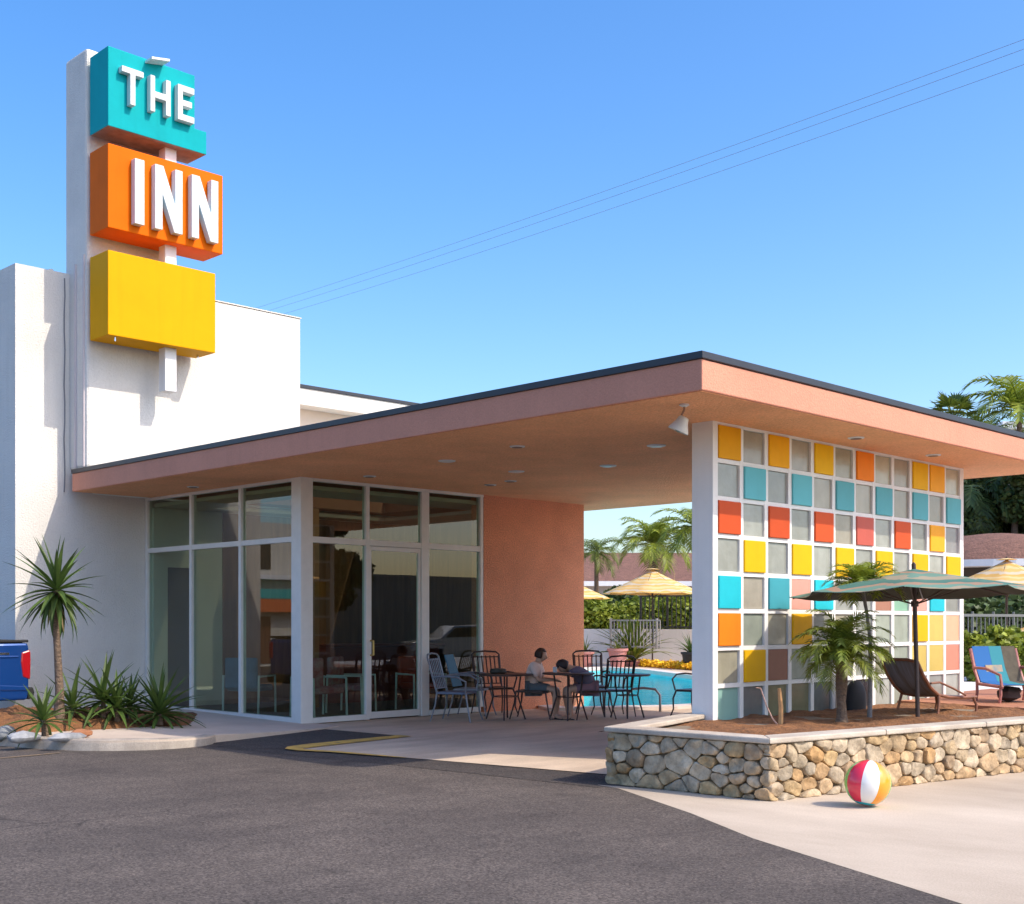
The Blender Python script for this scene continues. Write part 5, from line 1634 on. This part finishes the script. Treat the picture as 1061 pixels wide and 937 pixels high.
def person(label, loc, rz, pose, shirt, pants, hair_m, hat=None, scale=0.95):
    t = thing('person', label, 'person', loc, rz, None, scale)
    V, E, Rr, ids, add = skeleton(pose)
    J = pose
    add('pelvis', J['pelvis'], 0.115); add('belly', J['belly'], (0.12, 0.10), 'pelvis'); add('chest', J['chest'], (0.135, 0.105), 'belly')
    add('neck', J['neck'], 0.056, 'chest'); add('headb', J['headb'], 0.058, 'neck'); add('head', J['head'], 0.088, 'headb'); add('headt', J['headt'], 0.062, 'head')
    for s, n_ in ((-1, 'l'), (1, 'r')):
        mir = lambda p: (p[0] * s, p[1], p[2])
        add('sh' + n_, mir(J['sh']), 0.055, 'chest'); add('el' + n_, mir(J['el']), 0.040, 'sh' + n_); add('wr' + n_, mir(J['wr']), 0.026, 'el' + n_)
        wr = Vector(mir(J['wr'])); hd = (Vector(mir(J['hand'])) - wr).normalized()
        lat = hd.cross(Vector((0, 0, 1))).normalized()
        palm_c = wr + hd * 0.07
        add('pa' + n_, palm_c, (0.034, 0.020), 'wr' + n_)
        for k, (of, ln) in enumerate(((-0.030, 0.062), (-0.010, 0.075), (0.011, 0.070), (0.031, 0.055))):
            b_ = palm_c + lat * of + hd * 0.025
            add('f%s%da' % (n_, k), b_ + hd * ln * 0.5 + Vector((0, 0, -0.004)), 0.0095, 'pa' + n_)
            add('f%s%db' % (n_, k), b_ + hd * ln + Vector((0, 0, -0.018)), 0.0085, 'f%s%da' % (n_, k))
        tb = wr + hd * 0.03 - lat * s * 0.035
        add('t%sa' % n_, tb + hd * 0.015, 0.011, 'wr' + n_); add('t%sb' % n_, tb + hd * 0.05 - lat * s * 0.012, 0.0095, 't%sa' % n_)
        add('hip' + n_, mir(J['hip']), 0.085, 'pelvis'); add('kn' + n_, mir(J['kn']), 0.056, 'hip' + n_); add('ca' + n_, mir(J['ca']), 0.048, 'kn' + n_); add('an' + n_, mir(J['an']), 0.032, 'ca' + n_)
        add('ft' + n_, mir(J['ft']), (0.036, 0.024), 'an' + n_); add('toe' + n_, mir(J['toe']), (0.030, 0.016), 'ft' + n_)
    me = skin_mesh('body', V, E, Rr)
    # face: nose, ears, eyes merged into the same mesh
    bm = bmesh.new(); bm.from_mesh(me)
    hd_ = Vector(J['head']); up = (Vector(J['headt']) - Vector(J['headb'])).normalized()
    fw_ = Vector(J['face']).normalized(); fw_ = (fw_ - up * fw_.dot(up)).normalized(); rt = fw_.cross(up)
    def blob(c, r, s=(1, 1, 1), mi=0):
        r0 = bmesh.ops.create_icosphere(bm, subdivisions=2, radius=r, matrix=Matrix.Translation(c) @ Matrix(((rt.x * s[0], fw_.x * s[1], up.x * s[2], 0), (rt.y * s[0], fw_.y * s[1], up.y * s[2], 0), (rt.z * s[0], fw_.z * s[1], up.z * s[2], 0), (0, 0, 0, 1))))
        for v in r0['verts']:
            for f in v.link_faces: f.material_index = mi; f.smooth = True
    blob(hd_ + fw_ * 0.012, 0.086, (0.9, 1.05, 1.2))
    blob(hd_ + fw_ * 0.105 - up * 0.012, 0.016, (0.8, 1.1, 1.5))
    for s in (-1, 1):
        blob(hd_ + rt * s * 0.078, 0.022, (0.4, 0.8, 1.2))
        blob(hd_ + rt * s * 0.032 + fw_ * 0.092 + up * 0.012, 0.010, (1.2, 0.5, 0.7), 1)
    blob(hd_ + fw_ * 0.090 - up * 0.050, 0.020, (1.2, 0.4, 0.35), 2)
    bm.to_mesh(me); bm.free()
    me.materials.append(SKIN); me.materials.append(mat('eye_dark', (0.02, 0.015, 0.01), 0.3)); me.materials.append(mat('lip', (0.45, 0.13, 0.11), 0.5))
    bo = bpy.data.objects.new('body', me); COL.objects.link(bo); bo.parent = t
    def garment(name, items, m):
        V2, E2, R2 = [], [], []; idd = {}
        for nm, p, r_, par in items:
            idd[nm] = len(V2); V2.append(tuple(p)); R2.append(r_)
            if par: E2.append((idd[par], idd[nm]))
        g_ = skin_mesh(name, V2, E2, R2); g_.materials.append(m)
        go = bpy.data.objects.new(name, g_); COL.objects.link(go); go.parent = t
    L_ = lambda a, b_, k: tuple(Vector(a).lerp(Vector(b_), k))
    its = [('p', L_(J['pelvis'], J['belly'], 0.1), (0.17, 0.15), None), ('b', J['belly'], (0.17, 0.15), 'p'), ('c', J['chest'], (0.18, 0.145), 'b'), ('n', L_(J['chest'], J['neck'], 0.62), (0.085, 0.07), 'c')]
    for s in (-1, 1):
        mir = lambda p: (p[0] * s, p[1], p[2])
        its += [('s%d' % s, mir(J['sh']), 0.084, 'c'), ('e%d' % s, L_(mir(J['sh']), mir(J['el']), pose.get('sleeve', 0.8)), 0.078, 's%d' % s)]
    garment('shirt', its, shirt)
    its = [('p', J['pelvis'], (0.135, 0.13), None)]
    for s in (-1, 1):
        mir = lambda p: (p[0] * s, p[1], p[2])
        its += [('h%d' % s, mir(J['hip']), 0.105, 'p'), ('k%d' % s, L_(mir(J['hip']), mir(J['kn']), 0.75), 0.085, 'h%d' % s)]
    garment('shorts', its, pants)
    # hair: cap of thickness over skull
    bm = bmesh.new()
    bmesh.ops.create_uvsphere(bm, u_segments=22, v_segments=14, radius=0.104)
    dele = [v for v in bm.verts if (v.co.y > 0.045 and v.co.z < 0.055) or (v.co.z < -0.055)]
    bmesh.ops.delete(bm, geom=dele, context='VERTS')
    for v in bm.verts:
        v.co *= 1 + 0.05 * mnoise.noise(v.co * 30)
        v.co = Vector((v.co.x * 0.93, v.co.y * 1.02 - 0.004, v.co.z * 1.16 + 0.004))
    if hat == 'bun':
        bmesh.ops.create_uvsphere(bm, u_segments=18, v_segments=8, radius=0.04, matrix=Matrix.Translation((0, -0.11, 0.03)))
    hm = bpy.data.meshes.new('hair'); bm.to_mesh(hm); bm.free(); hm.materials.append(hair_m)
    for p in hm.polygons: p.use_smooth = True
    ho = bpy.data.objects.new('hair', hm); COL.objects.link(ho); ho.parent = t
    ho.matrix_local = Matrix(((rt.x, fw_.x, up.x, hd_.x), (rt.y, fw_.y, up.y, hd_.y), (rt.z, fw_.z, up.z, hd_.z), (0, 0, 0, 1)))
    sol = ho.modifiers.new('thick', 'SOLIDIFY'); sol.thickness = 0.012
    if hat and hat != 'bun':
        m_ = MB(); m_.lathe([(0.17, 0.035), (0.165, 0.042), (0.112, 0.05), (0.108, 0.10), (0.085, 0.14), (0.03, 0.155)], n=22); ob_ = m_.build('hat', hat, t, smooth=True)
        ob_.matrix_local = ho.matrix_local.copy()
    # sandals
    for s in (-1, 1):
        m_ = MB(); a_ = Vector((J['an'][0] * s, J['an'][1] - 0.04, 0.0)); b2 = Vector((J['toe'][0] * s, J['toe'][1] + 0.03, 0.0))
        m_.bar((a_.x, a_.y, 0.010), (b2.x, b2.y, 0.010), 0.085, 0.020); m_.build('sandal', TIREM, t, bevel=0.008)
    return t

sit1 = dict(pelvis=(0, 0, 0.53), belly=(0, 0.02, 0.66), chest=(0, 0.07, 0.83), neck=(0, 0.11, 0.96), headb=(0, 0.13, 0.99), head=(0, 0.155, 1.065), headt=(0, 0.165, 1.12), face=(0.0, 1, -0.25),
            sh=(0.155, 0.07, 0.90), el=(0.21, 0.15, 0.66), wr=(0.09, 0.36, 0.66), hand=(0.0, 0.46, 0.64), hip=(0.085, 0.03, 0.52), kn=(0.11, 0.42, 0.50), ca=(0.115, 0.42, 0.34), an=(0.115, 0.40, 0.085), ft=(0.12, 0.46, 0.045), toe=(0.125, 0.55, 0.03), sleeve=0.85)
person('person with brown hair in a pale loose top seated at the table', gp3(551, 19.4, 0.0), R(-148), sit1, mat('pale_pink_shirt', (0.90, 0.68, 0.58), 0.9, var=0.08, vscale=12), mat('grey_shorts', (0.16, 0.18, 0.20), 0.9), HAIR, None, 0.93)
sit2 = dict(pelvis=(0, 0, 0.53), belly=(0, 0.09, 0.64), chest=(0, 0.24, 0.76), neck=(0, 0.36, 0.84), headb=(0, 0.40, 0.85), head=(0, 0.47, 0.87), headt=(0, 0.52, 0.90), face=(0.0, 0.35, -1),
            sh=(0.155, 0.26, 0.80), el=(0.23, 0.42, 0.74), wr=(0.10, 0.58, 0.765), hand=(-0.02, 0.62, 0.765), hip=(0.085, 0.03, 0.52), kn=(0.12, 0.42, 0.50), ca=(0.125, 0.40, 0.34), an=(0.125, 0.36, 0.085), ft=(0.13, 0.42, 0.045), toe=(0.135, 0.51, 0.03), sleeve=0.95)
person('person in a slate blue hat slumped forward over the table', gp3(613, 19.3, 0.0), R(55), sit2, mat('slate_blue_top', (0.15, 0.14, 0.21), 0.9, var=0.1, vscale=12), mat('mauve_shorts', (0.30, 0.18, 0.22), 0.9), mat('dark_hair', (0.03, 0.025, 0.03), 0.6), mat('slate_hat', (0.12, 0.12, 0.19), 0.9), 0.95)

# ================================================================== POOL SURROUNDINGS
# pool handrail
q0, q1 = at(650, 21.0), at(684, 20.9)
m_ = MB()
A_, B_ = Vector((*q0, 0)), Vector((*q1, 0)); dd = (B_ - A_)
m_.tube([A_ + Vector((0, 0, 0.0)), A_ + Vector((0, 0, 0.28)), A_ + dd * 0.15 + Vector((0, 0, 0.38)), A_ + dd * 0.5 + Vector((0, 0, 0.40)), A_ + dd * 0.85 + Vector((0, 0, 0.38)), B_ + Vector((0, 0, 0.28)), B_ + Vector((0, 0, 0.0))], 0.022, 10)
tag(m_.build('pool_handrail', mat('steel_rail', (0.30, 0.28, 0.28), 0.3, metal=0.8), None, smooth=True), 'bent metal handrail at the near edge of the pool', 'handrail')

# white garden wall beyond the pool, with the railing on top
WA, WB = Vector((*at(540, 47), 0)), Vector((*at(815, 43), 0))
zw = zat(652, 45)
m_ = MB(WA); m_.bar(WA + Vector((0, 0, zw / 2)), WB + Vector((0, 0, zw / 2)), 0.2, zw)
gw = m_.build('garden_wall', WHITE); tag(gw, 'low white stucco wall beyond the pool', 'wall')
def railing(label, a, b, z0, z1, spacing, m, r=0.016, post=6):
    t = thing('railing', label, 'fence', a)
    a = Vector(a); b = Vector(b); d = b - a; L = d.length; n_ = int(L / spacing)
    m_ = MB(a)
    for i in range(n_ + 1):
        p = a + d * (i / n_)
        if i % post: m_.tube([p + Vector((0, 0, z0 - a.z)), p + Vector((0, 0, z1 - a.z - 0.03))], r, 5, cap=False)
    m_.build('baluster', m, t)
    for i in range(0, n_ + 1, post):
        p = a + d * (i / n_)
        mp = MB(a); mp.tube([p + Vector((0, 0, z0 - a.z)), p + Vector((0, 0, z1 - a.z + 0.04))], r * 2.2, 6); mp.build('post', m, t)
    for z in (z0 + 0.06, z1 - 0.03):
        mr = MB(a); mr.bar(a + Vector((0, 0, z - a.z)), b + Vector((0, 0, z - a.z)), 0.05, 0.05); mr.build('rail', m, t)
    return t
BLK = mat('black_iron', (0.02, 0.02, 0.022), 0.5)
LGR = mat('pale_grey_metal', (0.45, 0.45, 0.46), 0.4, metal=0.3)
ra = Vector((*at(664, 45), 0)); rb = Vector((*at(815, 43.4), 0))
railing('black iron railing on top of the white garden wall', ra, rb, zw + 0.02, zat(617, 45), 0.16, BLK, 0.02)
ra = Vector((*at(633, 42.0), 0)); rb = Vector((*at(684, 41.5), 0))
railing('short pale metal balustrade behind the potted grass', ra, rb, zat(672, 42), zat(642, 42), 0.11, mat('taupe_metal', (0.30, 0.27, 0.25), 0.5), 0.02, 14)
ra = Vector((*at(985, 22.5), 0)); rb = Vector((*at(1090, 24.5), 0))
railing('pale metal railing right of the tile screen', ra, rb, 0.5, zat(636, 23), 0.13, mat('weathered_grey_metal', (0.16, 0.17, 0.17), 0.5), 0.011, 5)
# yellow flower edging at the pool's far side
rnd = random.Random(9)
m_ = MB()
fa, fb = Vector((*at(648, 43.5), 0.02)), Vector((*at(760, 36.8), 0.02))
blobs = [((*fa.lerp(fb, i / 40).to_2d(), 0.12 + rnd.uniform(-.02, .03)), (0.28, 0.28, 0.13)) for i in range(41)]
leaf_cloud(m_, blobs, 5200, 0.07, rnd, 1.1)
o_ = m_.build('yellow_flower_bed', mat('yellow_petals', (0.85, 0.50, 0.01), 0.6, island=0.2), fix=False)
tag(o_, 'strip of yellow flowers along the far pool edge', 'flowers', kind='stuff')
# hedge mass behind the wall
def hedge(name, label, pa, pb, z0, z1, thick, leaf, count, size, seed):
    r_ = random.Random(seed)
    a, b_ = Vector(pa), Vector(pb); n_ = max(4, int((b_ - a).length / 0.8))
    bl = []
    for i in range(n_ + 1):
        for k in range(2):
            p = a.lerp(b_, i / n_)
            zz = z0 + (z1 - z0) * (0.3 + 0.5 * k)
            bl.append(((p.x + r_.uniform(-.3, .3), p.y + r_.uniform(-.3, .3), zz + r_.uniform(-.15, .15) * (z1 - z0)), (thick * r_.uniform(.5, .8), thick * r_.uniform(.5, .8), (z1 - z0) * r_.uniform(.3, .42))))
    m_ = MB(); leaf_cloud(m_, bl, count, size, r_)
    # woody core so that the sky does not show through everywhere
    o2 = m_.build(name, leaf, fix=False)
    return tag(o2, label, 'hedge')
hedge('hedge', 'yellow green hedge above the white garden wall', at(550, 50), at(720, 49), 0.1, 2.15, 1.3, LEAFYG, 34000, 0.12, 1)
hedge('hedge', 'dark hedge behind the railing right of the tile screen', at(985, 30), at(1160, 33), 0.1, 1.9, 1.2, LEAFD, 24000, 0.13, 2)
hedge('hedge', 'bright green low shrubs behind the blue armchair', at(1025, 21.5), at(1100, 22.5), 0.45, 1.25, 0.45, LEAFYG, 7000, 0.09, 3)
hedge('hedge', 'tall dark shrubs between the house and the railing', at(640, 53), at(730, 52), 0.3, 2.5, 1.2, LEAFD, 16000, 0.14, 4)

# potted plants beyond the pool
def pot(px, D, h, r, m, label, ph, kind, seed, leaf=LEAFP):
    x, y = at(px, D)
    t = thing('potted_plant', label, 'potted plant', (x, y, 0.012))
    m_ = MB(); m_.lathe([(r * 0.7, 0), (r * 0.95, h * 0.85), (r * 1.08, h * 0.87), (r * 1.08, h), (r * 0.9, h), (r * 0.85, h * 0.85)], n=20); m_.build('pot', m, t, smooth=True)
    r_ = random.Random(seed); m_ = MB()
    for i in range(kind):
        blade(m_, (0, 0, h * 0.85), i * 2.4, 1.45 - 0.9 * (i / kind) + r_.uniform(-.1, .1), ph * r_.uniform(.75, 1.05), ph * 0.075, 1.0 * (i / kind) + 0.15, 6)
    m_.build('leaves', leaf, t, fix=False)
PINKPOT = mat('pink_clay_pot', (0.50, 0.22, 0.20), 0.7, var=0.15)
pot(640, 41.5, 0.62, 0.33, PINKPOT, 'pink clay pot with sparse leaves beyond the pool', 0.6, 10, 5)
pot(656, 42.2, 0.2, 0.3, MATS['pink_clay_pot'], 'big clump of tall grassy leaves beyond the pool', 1.9, 70, 6)
pot(716, 39.5, 0.55, 0.30, mat('black_pot', (0.02, 0.02, 0.02), 0.6), 'spiky plant in a black pot beside the tile screen', 0.85, 34, 7, LEAFY)
pot(606, 42.0, 0.5, 0.3, MATS['pink_clay_pot'], 'pink pot mostly hidden behind the terracotta wall', 0.7, 16, 8)

# house beyond with a brown hip roof
hs_ = thing('bungalow', 'distant bungalow with brown shingle roof and white eaves beyond the pool', 'house', (*at(650, 72), 0), R(-45))
W2, Dp = 11.0, 5.0
ze, zr = zat(601, 70), zat(570, 74)
m_ = MB(); m_.box(-W2 + 0.6, W2 - 0.6, 0.5, 2 * Dp - 0.5, 0, ze); m_.build('wall', mat('grey_house_wall', (0.36, 0.34, 0.33), 0.9), hs_)
m_ = MB()
m_.add([(-W2, 0, ze), (W2, 0, ze), (W2, 2 * Dp, ze), (-W2, 2 * Dp, ze), (-W2 + 2.5, Dp, zr), (W2 - 2.5, Dp, zr)], [(0, 1, 5, 4), (1, 2, 5), (2, 3, 4, 5), (3, 0, 4)])
rf = m_.build('roof', ROOFB, hs_)
m_ = MB(); m_.box(-W2, W2, -0.05, 2 * Dp, ze - 0.28, ze - 0.004); m_.build('eave_trim', WTRIM, rf)
m_ = MB(); m_.box(-3.6, -3.2, 2.2, 2.6, ze + 0.4, ze + 1.5); m_.build('chimney', mat('dark_vent_pipe', (0.06, 0.05, 0.05), 0.6), rf)
for k in range(4):
    m_ = MB(); m_.box(-8 + k * 4.4, -6.2 + k * 4.4, 0.46, 0.498, 1.2, 2.6); m_.build('window', CARGL, hs_)

# small pavilion with rounded shingle roof on the right
DP = 42
pv = thing('pavilion', 'pavilion with rounded brown shingle roof and white eave right of the screen', 'building', (*at(1032, DP), 0), R(-45))
ze, zr = zat(584, DP), zat(553, DP)
m_ = MB()
m_.lathe([(3.3, ze), (3.0, ze + 0.25 * (zr - ze)), (2.3, ze + 0.62 * (zr - ze)), (1.4, ze + 0.88 * (zr - ze)), (0.5, zr - 0.02), (0.05, zr)], n=32); rf = m_.build('roof', ROOFB, pv, smooth=True)
m_ = MB(); m_.lathe([(3.35, ze - 0.22), (3.36, ze - 0.003)], n=32); m_.build('eave_trim', WTRIM, rf)
m_ = MB(); m_.lathe([(2.5, 0), (2.5, ze - 0.23)], n=24); m_.build('wall', mat('dark_pavilion_wall', (0.06, 0.05, 0.045), 0.9), pv)

# distant building edge behind the roof at the right
bq = thing('flat_roof_building', 'pale flat roofed building behind the palms at the right edge', 'building', (*at(1085, 60), 0), R(-45))
m_ = MB(); m_.box(-2.0, 12, 0, 8, 0, zat(446, 60)); m_.build('wall', mat('grey_wall_far', (0.40, 0.42, 0.44), 0.9), bq)
m_ = MB(); m_.box(-2.3, 12.3, -0.4, 8.3, zat(446, 60) + 0.005, zat(438, 60)); m_.build('roof', WTRIM, bq)

# ------------------------------------------------------------------ palms and trees
GP = 'palms beyond the pool'
def palm_px(px, D, ytop, cr, label, seed, **kw):
    x, y = at(px, D)
    return palm('palm_tree', label, (x, y, 0), zat(ytop, D), cr, group=GP, seed=seed, **kw)
palm_px(618, 60, 572, 1.5, 'small dark palm beside the terracotta wall edge', 51, nf=24, nl=18, up=1.0)
palm_px(678, 56, 567, 2.0, 'full feathery palm rising behind the pale yellow parasol', 52, nf=30, nl=24, up=1.35, leaf=LEAFYG, dead=4)
palm_px(722, 50, 546, 1.9, 'palm with arching fronds half hidden by the tile screen', 53, nf=20, nl=22, up=1.0, leaf=LEAFYG)
palm_px(1048, 46, 426, 2.4, 'tall feathery palm at the top right edge', 54, nf=15, nl=26, up=1.35, lean=(0.3, -0.2), leaf=LEAFYG)
palm_px(1022, 50, 452, 2.0, 'darker feathery palm between the fan palm and the tall one', 55, nf=15, nl=24, up=1.1)
palm_px(1010, 47, 508, 2.3, 'shaded palm hanging just right of the tile screen top', 56, nf=18, nl=24, up=0.5, leaf=LEAFD)
palm_px(1056, 48, 500, 2.6, 'olive toned palm with long hanging fronds near the right edge', 57, nf=20, nl=26, up=0.6, leaf=LEAFB)
x, y = at(987, 46); fan_palm('palm_tree', 'fan palm head showing above the salmon fascia', (x, y, 0), zat(432, 46), 1.15, 61, nf=18)
GT = 'trees behind the pavilion and hedge'
for px, D, h, rx, rz_, sd_, lf, lb in [
    (1010, 48, zat(497, 48), 2.6, 2.7, 71, LEAFD, 'dark dense tree just right of the tile screen'),
    (1050, 50, zat(462, 50), 2.4, 3.4, 72, LEAFB, 'olive bamboo like tree behind the pavilion roof'),
    (1085, 46, zat(470, 46), 2.6, 3.2, 73, LEAFD, 'dark tree at the right photo edge'),
    (1130, 50, zat(440, 50), 3.2, 3.8, 74, LEAFB, 'broad tree beyond the right photo edge')]:
    x, y = at(px, D)
    tree('tree', lb, (x, y, 0), h, rx, rz_, sd_, lf, 26000, 0.16, GT, nb=24)
# trees across the forecourt that the entrance glass mirrors
for (x, y, h, sd_, lb) in [(23.5, -4.5, 5.2, 81, 'leafy tree across the forecourt nearest the canopy, mirrored in the door'), (27.0, -6.5, 5.8, 82, 'larger leafy tree across the forecourt, mirrored in the entrance glass')]:
    tree('tree', lb, (x, y, 0), h, 2.0, 2.0, sd_, LEAFD, 8000, 0.2, 'trees across the forecourt', nb=16)
# far tree line, tiny, along the horizon
def far_tree(px, D, h, sd_, lb):
    x, y = at(px, D); tree('tree', lb, (x, y, 0), h, h * 0.45, h * 0.4, sd_, LEAFD, 3500, 0.45, 'far trees beyond the bungalow', nb=12)
far_tree(735, 95, 5.0, 91, 'far dark tree right of the bungalow')
far_tree(590, 98, 4.5, 92, 'far tree left of the bungalow roof')

# ------------------------------------------------------------------ overhead wires and their poles
PL, PR = (*at(196, 46),), (*at(1500, 14.5),)
def wire(ya, xa, yb, label, offs):
    A_ = Vector((*at(xa, 43), zat(ya, 43))); B_ = Vector((*at(1061, 21), zat(yb, 21)))
    d = B_ - A_
    pts = []
    for i in range(41):
        s = -0.12 + 1.45 * i / 40
        p = A_ + d * s
        sag = -0.13 * (1 - (2 * (s - 0.5)) ** 2)
        pts.append(p + Vector((0, 0, sag)))
    m_ = MB(pts[0]); m_.tube(pts, 0.0045, 5)
    o_ = m_.build('overhead_wire', mat('wire_grey', (0.22, 0.27, 0.36), 0.6), None)
    tag(o_, label, 'power line', 'overhead wires crossing the sky')
    return pts[0], pts[-1]
e1 = wire(321, 260, 41, 'topmost of the three overhead wires', 0)
e2 = wire(323, 275, 51, 'middle of the three overhead wires', 1)
e3 = wire(326, 292, 67, 'lowest of the three overhead wires', 2)
for k, lb in ((0, 'wooden utility pole behind the white parapet wall'), (1, 'wooden utility pole beyond the right photo edge')):
    c = (e1[k] + e3[k]) / 2
    t = thing('utility_pole', lb, 'utility pole', (c.x, c.y, 0))
    m_ = MB(); m_.tube([(0, 0, 0), (0, 0, max(e1[k].z, e3[k].z) + 0.3)], [0.16, 0.11], 10); m_.build('pole', BARK, t)
    m_ = MB(); m_.bar((-0.9, 0.9, c.z), (0.9, -0.9, c.z), 0.1, 0.12); m_.build('crossarm', BARK, t)

# ================================================================== LIGHT, SKY, CAMERA
sdir = Vector((0.36, -1.0, 1.07)).normalized()
sun = bpy.data.lights.new('sun', 'SUN'); sun.energy = 2.0; sun.angle = R(0.53); sun.color = (1.0, 0.90, 0.76)
so_ = bpy.data.objects.new('sun', sun); COL.objects.link(so_)
so_.rotation_euler = sdir.to_track_quat('Z', 'Y').to_euler()
so_.location = (0, 0, 30)
w = bpy.data.worlds.new('World'); sc.world = w; w.use_nodes = True
nt = w.node_tree; bg = nt.nodes['Background']
sky = nt.nodes.new('ShaderNodeTexSky'); sky.sky_type = 'NISHITA'; sky.sun_disc = False
sky.sun_elevation = math.asin(sdir.z); sky.sun_rotation = math.atan2(sdir.x, sdir.y)
sky.air_density = 1.0; sky.dust_density = 2.2; sky.ozone_density = 2.0; sky.altitude = 20
hs_w = nt.nodes.new('ShaderNodeHueSaturation'); hs_w.inputs['Saturation'].default_value = 1.36; hs_w.inputs['Hue'].default_value = 0.505
nt.links.new(sky.outputs[0], hs_w.inputs['Color']); nt.links.new(hs_w.outputs[0], bg.inputs['Color']); bg.inputs['Strength'].default_value = 0.15

cam = bpy.data.cameras.new('camera'); co = bpy.data.objects.new('camera', cam); COL.objects.link(co)
co.location = (0, 0, H); co.rotation_euler = (R(90), 0, R(-45))
cam.sensor_fit = 'HORIZONTAL'; cam.sensor_width = 36; cam.lens = F / 1061 * 36
cam.shift_x = 0.0; cam.shift_y = (HY - 468.5) / 1061
cam.clip_start = 0.1; cam.clip_end = 3000
sc.camera = co
sc.view_settings.view_transform = 'Standard'; sc.view_settings.look = 'None'
sc.view_settings.gamma = 1; sc.view_settings.use_curve_mapping = False
sc.view_settings.exposure = 1.0
sc.cycles.max_bounces = 8; sc.cycles.transparent_max_bounces = 16; sc.cycles.diffuse_bounces = 4
sc.cycles.use_denoising = True
